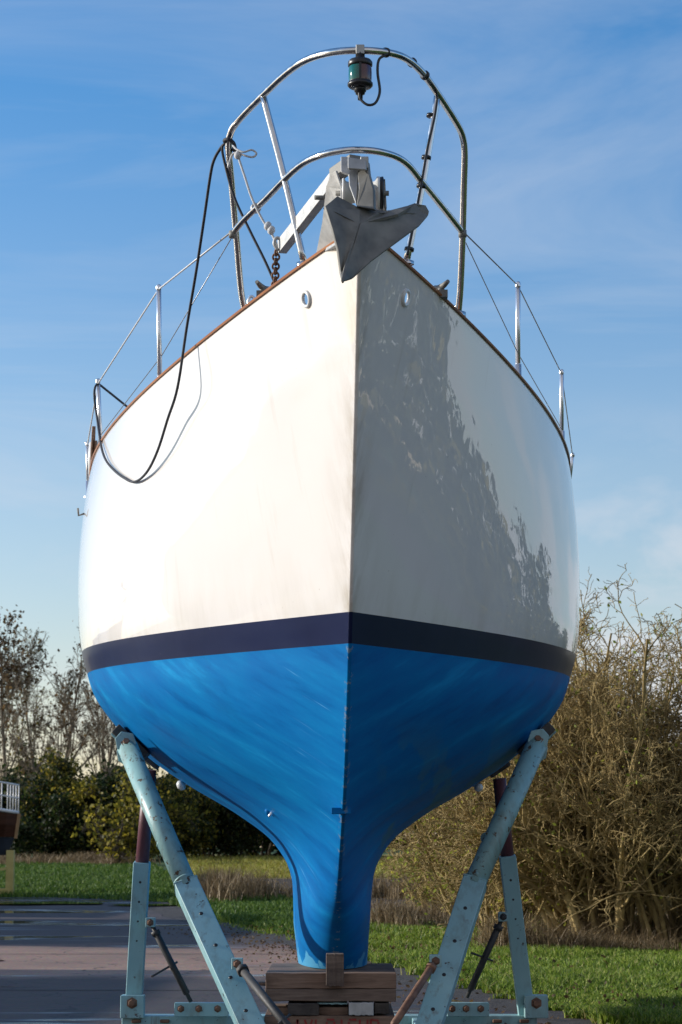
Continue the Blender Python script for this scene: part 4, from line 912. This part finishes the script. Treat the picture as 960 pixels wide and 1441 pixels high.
# unseen yacht copies added left of view only to cast yard shadows
def kids(o): return [c for c in scene.objects if c.parent == o]
KIDS = {}
for o in scene.objects:
    if o.parent: KIDS.setdefault(o.parent.name, []).append(o)
def copy_tree(o, parent=None):
    c = o.copy(); COL.objects.link(c); c.parent = parent
    for k_ in KIDS.get(o.name, []): copy_tree(k_, c)
    return c
tag(yacht, group='yachts laid up in the yard'); tag(cradle, group='cradles in the yard')
for dx, dy, lab in ((-13.0, 4.3, 'unseen yacht added to cast yard shadow, nearest of the row at the left'), (-12.6, 18.0, 'unseen yacht added to cast yard shadow, middle one of the row at the left'), (-14.6, 28.2, 'unseen yacht added to cast yard shadow, farthest of the row at the left')):
    a = copy_tree(yacht); a.matrix_basis = Matrix.Translation((dx, dy, 0)) @ yacht.matrix_basis; tag(a, lab, 'yacht', 'yachts laid up in the yard')
    a = copy_tree(cradle); a.matrix_basis = Matrix.Translation((dx, dy, 0)) @ cradle.matrix_basis; tag(a, 'unseen teal cradle added under the ' + lab.split(', ')[1].replace(' of the row', ' yacht of the row').replace('one yacht', 'yacht'), 'cradle', 'cradles in the yard')

# grass
def blades(name, label, cx, cy, n, h, w, seed, m, lean=.35, keep=None, kind='stuff', cat='grass'):
    rng = np.random.default_rng(seed); x, y = cx(rng, n), cy(rng, n)
    if keep is not None:
        k = keep(x, y); x, y = x[k], y[k]
    n = len(x); z = np.array([terr(v) for v in y]) + .004; hh = h * rng.uniform(.4, 1.25, n) * (.75 + .35 * np.sin(x * 1.9 + np.sin(y * 1.3) * 2)) ; az = rng.uniform(0, 2*PI, n); ln = np.abs(rng.normal(0, lean, n))
    d = np.stack([np.cos(az) * ln, np.sin(az) * ln, np.ones(n)], 1); a2 = rng.uniform(0, 2*PI, n); s = np.stack([np.cos(a2), np.sin(a2), np.zeros(n)], 1) * (w * rng.uniform(.6, 1.2, n))[:, None]
    P0 = np.stack([x, y, z], 1); P1 = P0 + d * (hh * .55)[:, None]; d2 = d * np.array([1.9, 1.9, .8]); P2 = P1 + d2 * (hh * .5)[:, None]
    V = np.stack([P0 - s, P0 + s, P1 + s * .75, P1 - s * .75, P2 + s*.08, P2 - s*.08], 1).reshape(-1, 3); b0 = np.arange(n)[:, None] * 6
    F = np.concatenate([b0 + np.array([[0, 1, 2, 3]]), b0 + np.array([[3, 2, 4, 5]])]); o = np_mesh(name, V, F, m); tag(o, label, cat, None, kind); return o
GR = leafmat('green_grass_blades', [(0, (.05, .09, .012)), (.35, (.12, .20, .018)), (.75, (.27, .37, .04)), (.93, (.40, .44, .10)), (1, (.45, .36, .18))], .3)
GRD = leafmat('deep_green_grass_blades', [(0, (.03, .07, .010)), (.6, (.075, .15, .02)), (1, (.18, .26, .04))], .3)
DRY = leafmat('dry_straw_blades', [(0, (.10, .065, .03)), (.5, (.20, .14, .07)), (1, (.38, .29, .17))], .25)
def wedge_xy(y0, y1, p0, p1):
    def cy(rng, n): cy.y = (y0**-1 + (y1**-1 - y0**-1) * rng.uniform(0, 1, n)) ** -1; return cy.y
    return cy, p0, p1
def field_blades(name, label, y0, y1, xl, xr, n, h, w, seed, m, **kw):
    rng = np.random.default_rng(seed); y = 1 / (1/y0 + (1/y1 - 1/y0) * rng.uniform(0, 1, n)); x = np.array([xl(v) for v in y]) + rng.uniform(0, 1, n) * np.array([xr(v) - xl(v) for v in y])
    return blades(name, label, lambda r, k: x, lambda r, k: y, n, h, w, seed + 1, m, **kw)
def verge_keep(x, y):
    e = np.interp(y, [q[0] for q in EDGE], [q[1] for q in EDGE]) + .25
    return x > e + .35 * np.abs(np.sin(y * 3.1) + .6 * np.sin(y * 7.7 + x))
field_blades('grass', 'bright green grass verge on the right of the yard', 13.2, 33, lambda y: edge(y), lambda y: y * .165, 120000, .075, .0075, 100, GR, keep=verge_keep, lean=.5)
field_blades('grass', 'strip of green grass beyond the yard on the left', 28, 60, lambda y: -y * .16, lambda y: .3, 70000, .11, .012, 102, GRD, keep=lambda x, y: (x > np.where(y < 44, np.interp(y, [q[0] for q in EDGE], [q[1] for q in EDGE]) + .6, -99)) & ((y < 44) | (x < -2.6 - (y - 44) * .3)), lean=.5)
STB = leafmat('yellow_stubble_blades', [(0, (.14, .11, .03)), (.5, (.34, .30, .05)), (.8, (.30, .34, .05)), (1, (.5, .42, .12))], .3)
field_blades('grass', 'far strip of grass before the left hedge', 46, 79, lambda y: -y * .17, lambda y: -2.6 - (y - 44) * .115, 50000, .13, .016, 108, GRD, lean=.5)
field_blades('stubble', 'yellow stubble strip far beyond the dark ploughed soil', 57.5, 88, lambda y: -3.9 - (y - 57) * .095, lambda y: 3, 26000, .16, .016, 104, STB, lean=.5)
field_blades('stubble', 'brown crop stalks scattered over the ploughed soil', 34.5, 57, lambda y: np.interp(y, [34, 43, 45, 57], [1.3, -.4, -3.0, -5.4]), lambda y: 8, 9000, .09, .010, 106, DRY, lean=.8)
def clump_x(rng, n, centres, sd): c = rng.integers(0, len(centres), n); return centres[c] + rng.normal(0, sd, (n, 2))
rng = np.random.default_rng(200); cs = np.concatenate([np.stack([rng.uniform(-2.6, -1.7, 22), rng.uniform(41, 44, 22)], 1), np.stack([rng.uniform(-1.8, 2, 22), rng.uniform(42, 44, 22)], 1)]); q = clump_x(rng, 4500, cs, .16)
blades('dry_grass', 'tufts of tall straw coloured grass before the dark field', lambda r, n: q[:, 0], lambda r, n: q[:, 1], 4500, .50, .010, 201, DRY, lean=.28)
cs = np.stack([rng.uniform(.3, 5.2, 90), rng.uniform(30.5, 33, 90)], 1); q2 = clump_x(rng, 12000, cs, .13)
blades('dry_grass', 'band of brown dead stalks behind the grass on the right', lambda r, n: q2[:, 0], lambda r, n: q2[:, 1], 12000, .33, .006, 203, DRY, lean=.25)
cs = np.stack([rng.uniform(1.6, 5.0, 90), rng.uniform(23.2, 25.4, 90)], 1); q3 = clump_x(rng, 9000, cs, .12)
blades('dry_grass', 'brown tangled stalks at the foot of the leafless shrubs', lambda r, n: q3[:, 0], lambda r, n: q3[:, 1], 9000, .34, .005, 205, DRY, lean=.7)
cs = np.stack([rng.uniform(-13, -6.4, 110), rng.uniform(73, 77, 110)], 1); q4 = clump_x(rng, 8000, cs, .2)
blades('dry_grass', 'rough pale grass along the foot of the left hedge', lambda r, n: q4[:, 0], lambda r, n: q4[:, 1], 8000, .36, .014, 207, DRY, lean=.5)

rng = np.random.default_rng(300); n = 1500; y = rng.uniform(13.5, 30, n); x = np.interp(y, [e[0] for e in EDGE], [e[1] for e in EDGE]) + np.abs(rng.normal(0, 1.0, n)) * rng.choice([-.35, 1.3], n)
Vv, Ff = leaves_np(rng, np.stack([x, y, np.where(x > np.interp(y, [e[0] for e in EDGE], [e[1] for e in EDGE]) + .4, rng.uniform(.03, .07, n), .016)], 1), .035, .7)
Vv[:, 2] = np.maximum(Vv[:, 2], .013); tag(np_mesh('fallen_leaves', Vv, Ff, LF_BROWN), 'brown fallen leaves scattered over the edge of the grass', 'leaves', None, 'stuff')
# ---------------------------------------------------------------- neighbouring boat at the left edge
nb = thing('wooden_boat', 'dark wooden boat with white deck rails at the far left edge', 'boat', Vector((-7.0, 44.5, 0)))
YW = mat('yellow_painted_timber', (.42, .36, .12), (.52, .45, .17), 6, .7)
NBH = mat('dark_varnished_planking', (.035, .012, .008), (.075, .028, .018), 3, .3, stretch=(1, 1, 9)); NBB = mat('dark_blue_bottom_paint', (.012, .018, .03), (.02, .03, .05), 4, .5)
def nbq(px, row, D=44.5): return at(px, row, D)
zt_ = lambda t: nbq(0, 1136 + 9 * t).z
xb = nbq(26, 1145).x; xs_ = [xb - 6.0, xb - 3.5, xb - 1.6, xb - .7, xb - .2, xb]
hv = []; 
for i, x in enumerate(xs_):
    w = [1.25, 1.3, 1.0, .55, .18, .02][i]; zt = nbq(0, 1130).z + .05 - .24 * (x - xb + .4) / .4 * .0 - .02 * (x - xb); z0 = nbq(0, 1178).z
    zt = nbq(26, 1145).z + .35 * min(1, (xb - x) / 2.2)
    hv += [Vector((x, 44.5 - w, zt)), Vector((x - .02, 44.5 - w * .9, (zt + z0) / 2)), Vector((x - .06, 44.5 - w * .6, z0)), Vector((x - .06, 44.5 + w * .6, z0)), Vector((x - .02, 44.5 + w * .9, (zt + z0) / 2)), Vector((x, 44.5 + w, zt))]
hf = [(i*6+k, i*6+(k+1) % 6, (i+1)*6+(k+1) % 6, (i+1)*6+k) for i in range(5) for k in range(6)] + [list(range(6)), list(range(35, 29, -1))]
MB().add(hv, hf, 0, False).build('hull', NBH, nb, bevel=.01)
bv = []
for i, x in enumerate(xs_):
    w = [1.25, 1.3, 1.0, .55, .18, .02][i] * .6; z0 = nbq(0, 1178).z - .005; z1 = z0 - .34
    bv += [Vector((x - .06, 44.5 - w - .02, z0)), Vector((x - .2, 44.5 - w * .5, z1)), Vector((x - .2, 44.5 + w * .5, z1)), Vector((x - .06, 44.5 + w + .02, z0))]
MB().add(bv, [(i*4+k, i*4+(k+1) % 4, (i+1)*4+(k+1) % 4, (i+1)*4+k) for i in range(5) for k in range(4)] + [list(range(4)), list(range(23, 19, -1))], 0, False).build('bottom', NBB, nb)
rl = MB(); zr = .55
ed = [Vector((x, 44.5 - [1.25, 1.3, 1.0, .55, .18, .0][i], nbq(26, 1145).z + .35 * min(1, (xb - x) / 2.2))) for i, x in enumerate(xs_)]
for off, r in ((.02, .035), (.30, .014), (zr, .018)): rl.tube([e + Vector((0, 0, off)) for e in ed], r, 8)
for t in np.linspace(0, 1, 22):
    k = t * 5; i = min(int(k), 4); p = ed[i].lerp(ed[i+1], k - i); rl.tube([p, p + Vector((0, 0, zr))], .013, 6)
rl.build('deck_rail', MT['white'], nb)
MB().beam(Vector((xb + .02, 44.48, nbq(26, 1145).z)), Vector((xb - .04, 44.48, nbq(0, 1180).z)), .06, .05, (1, 0, 0)).build('stem_post', mat('pale_varnished_oak', (.25, .15, .06), (.34, .2, .09), 8, .5), nb)
nc_ = thing('yellow_cradle', 'yellow painted timber cradle carrying the dark wooden boat at the left', 'cradle', Vector((-7.2, 44.4, 0)))
post = nbq(16, 1200); 
MB().abox(Vector((post.x, 44.4, (terr(44.4) + post.z + .05) / 2)), .15, .14, post.z + .05 - terr(44.4)).build('post', YW, nc_, bevel=.01)
MB().abox(Vector((post.x - 2.4, 44.4, (terr(44.4) + post.z) / 2)), .15, .14, post.z - terr(44.4)).build('post', YW, nc_, bevel=.01)
MB().abox(Vector((post.x - 1.2, 44.4, terr(44.4) + .09)), 2.9 - .34, .12, .12).build('sill_beam', YW, nc_, bevel=.01)
MB().beam(Vector((post.x - .06, 44.32, post.z - .3)), Vector((post.x - 1.3, 44.32, .45)), .06, .05, (0, 1, 0)).build('brace', YW, nc_)

# ---------------------------------------------------------------- daylight
SUN_AZ, SUN_EL = math.radians(101), math.radians(16.5)       # azimuth measured from straight behind the viewer towards the left
S = Vector((-math.sin(SUN_AZ) * math.cos(SUN_EL), -math.cos(SUN_AZ) * math.cos(SUN_EL), math.sin(SUN_EL)))
sd_ = bpy.data.lights.new('sun', 'SUN'); sd_.energy = 4.9; sd_.angle = math.radians(.53); sd_.color = (1, .94, .85)
so = bpy.data.objects.new('sun', sd_); COL.objects.link(so); so.rotation_euler = S.to_track_quat('Z', 'Y').to_euler(); so.location = S * 50
w = bpy.data.worlds.new('World'); scene.world = w; w.use_nodes = True; nt = w.node_tree; bg = nt.nodes['Background']
sky = N(nt, 'ShaderNodeTexSky', sky_type='NISHITA'); sky.sun_disc = False; sky.sun_elevation = SUN_EL; sky.sun_rotation = math.atan2(S.x, S.y); sky.air_density = 1.15; sky.dust_density = .35; sky.ozone_density = 2.2
tc = N(nt, 'ShaderNodeTexCoord'); sx = N(nt, 'ShaderNodeSeparateXYZ'); L_(nt, tc.outputs['Generated'], sx.inputs[0])
zc = math_(nt, 'MAXIMUM', math_(nt, 'ADD', sx.outputs[2], .22), .05)
cx_ = math_(nt, 'DIVIDE', sx.outputs[0], zc); cy_ = math_(nt, 'DIVIDE', sx.outputs[1], zc)
cv = N(nt, 'ShaderNodeCombineXYZ'); L_(nt, cx_, cv.inputs[0]); L_(nt, cy_, cv.inputs[1])
def wn(scale, mscale, rot, detail, rough, dist, src=cv.outputs[0]):
    mp = N(nt, 'ShaderNodeMapping'); mp.inputs['Rotation'].default_value = rot; mp.inputs['Scale'].default_value = mscale; L_(nt, src, mp.inputs[0])
    n = N(nt, 'ShaderNodeTexNoise'); n.inputs['Scale'].default_value = scale; n.inputs['Detail'].default_value = detail; n.inputs['Roughness'].default_value = rough; n.inputs['Distortion'].default_value = dist; L_(nt, mp.outputs[0], n.inputs['Vector']); return n.outputs[0]
cirrus = wn(1.3, (.8, 1.7, 1), (0, 0, .5), 7, .6, 1.0); cirm = ramp(nt, cirrus, [(.47, (0, 0, 0)), (.74, (1, 1, 1))])
puff = wn(9, (1, 1, 2.3), (0, 0, 0), 8, .55, .3, tc.outputs['Generated']); 
lowm = ramp(nt, sx.outputs[2], [(.06, (1, 1, 1)), (.20, (0, 0, 0))])
east = ramp(nt, sx.outputs[0], [(.06, (0, 0, 0)), (.12, (1, 1, 1))])
pm = math_(nt, 'MULTIPLY', east, ramp(nt, math_(nt, 'ADD', puff, math_(nt, 'MULTIPLY', lowm, .16)), [(.555, (0, 0, 0)), (.66, (1, 1, 1))]))
skyc = sky.outputs[0]
tint = ramp(nt, sx.outputs[2], [(.0, (1.15, 1.05, 1.2)), (.165, (.98, 1.02, 1.18)), (.33, (.44, .86, 1.24))])
skyc = mixc(nt, 1.0, skyc, tint, 'MULTIPLY')
rear_fill = ramp(nt, math_(nt, 'MULTIPLY', sx.outputs[1], -1.0), [(.02, (0, 0, 0)), (.5, (1, 1, 1))])  # added pale fill in the unseen sky behind the camera
skyc = mixc(nt, math_(nt, 'MULTIPLY', rear_fill, .68), skyc, (3.9, 3.7, 3.7))
c1 = mixc(nt, math_(nt, 'MULTIPLY', cirm, .36), skyc, (4.4, 4.8, 5.4))
c2 = mixc(nt, math_(nt, 'MULTIPLY', math_(nt, 'MULTIPLY', pm, lowm), .75), c1, (5.2, 5.2, 5.5))
L_(nt, c2, bg.inputs['Color']); bg.inputs['Strength'].default_value = .15
scene.view_settings.view_transform = 'Standard'; scene.view_settings.look = 'None'; scene.view_settings.exposure = 0
scene.cycles.use_denoising = True; scene.cycles.max_bounces = 8; scene.cycles.transparent_max_bounces = 8
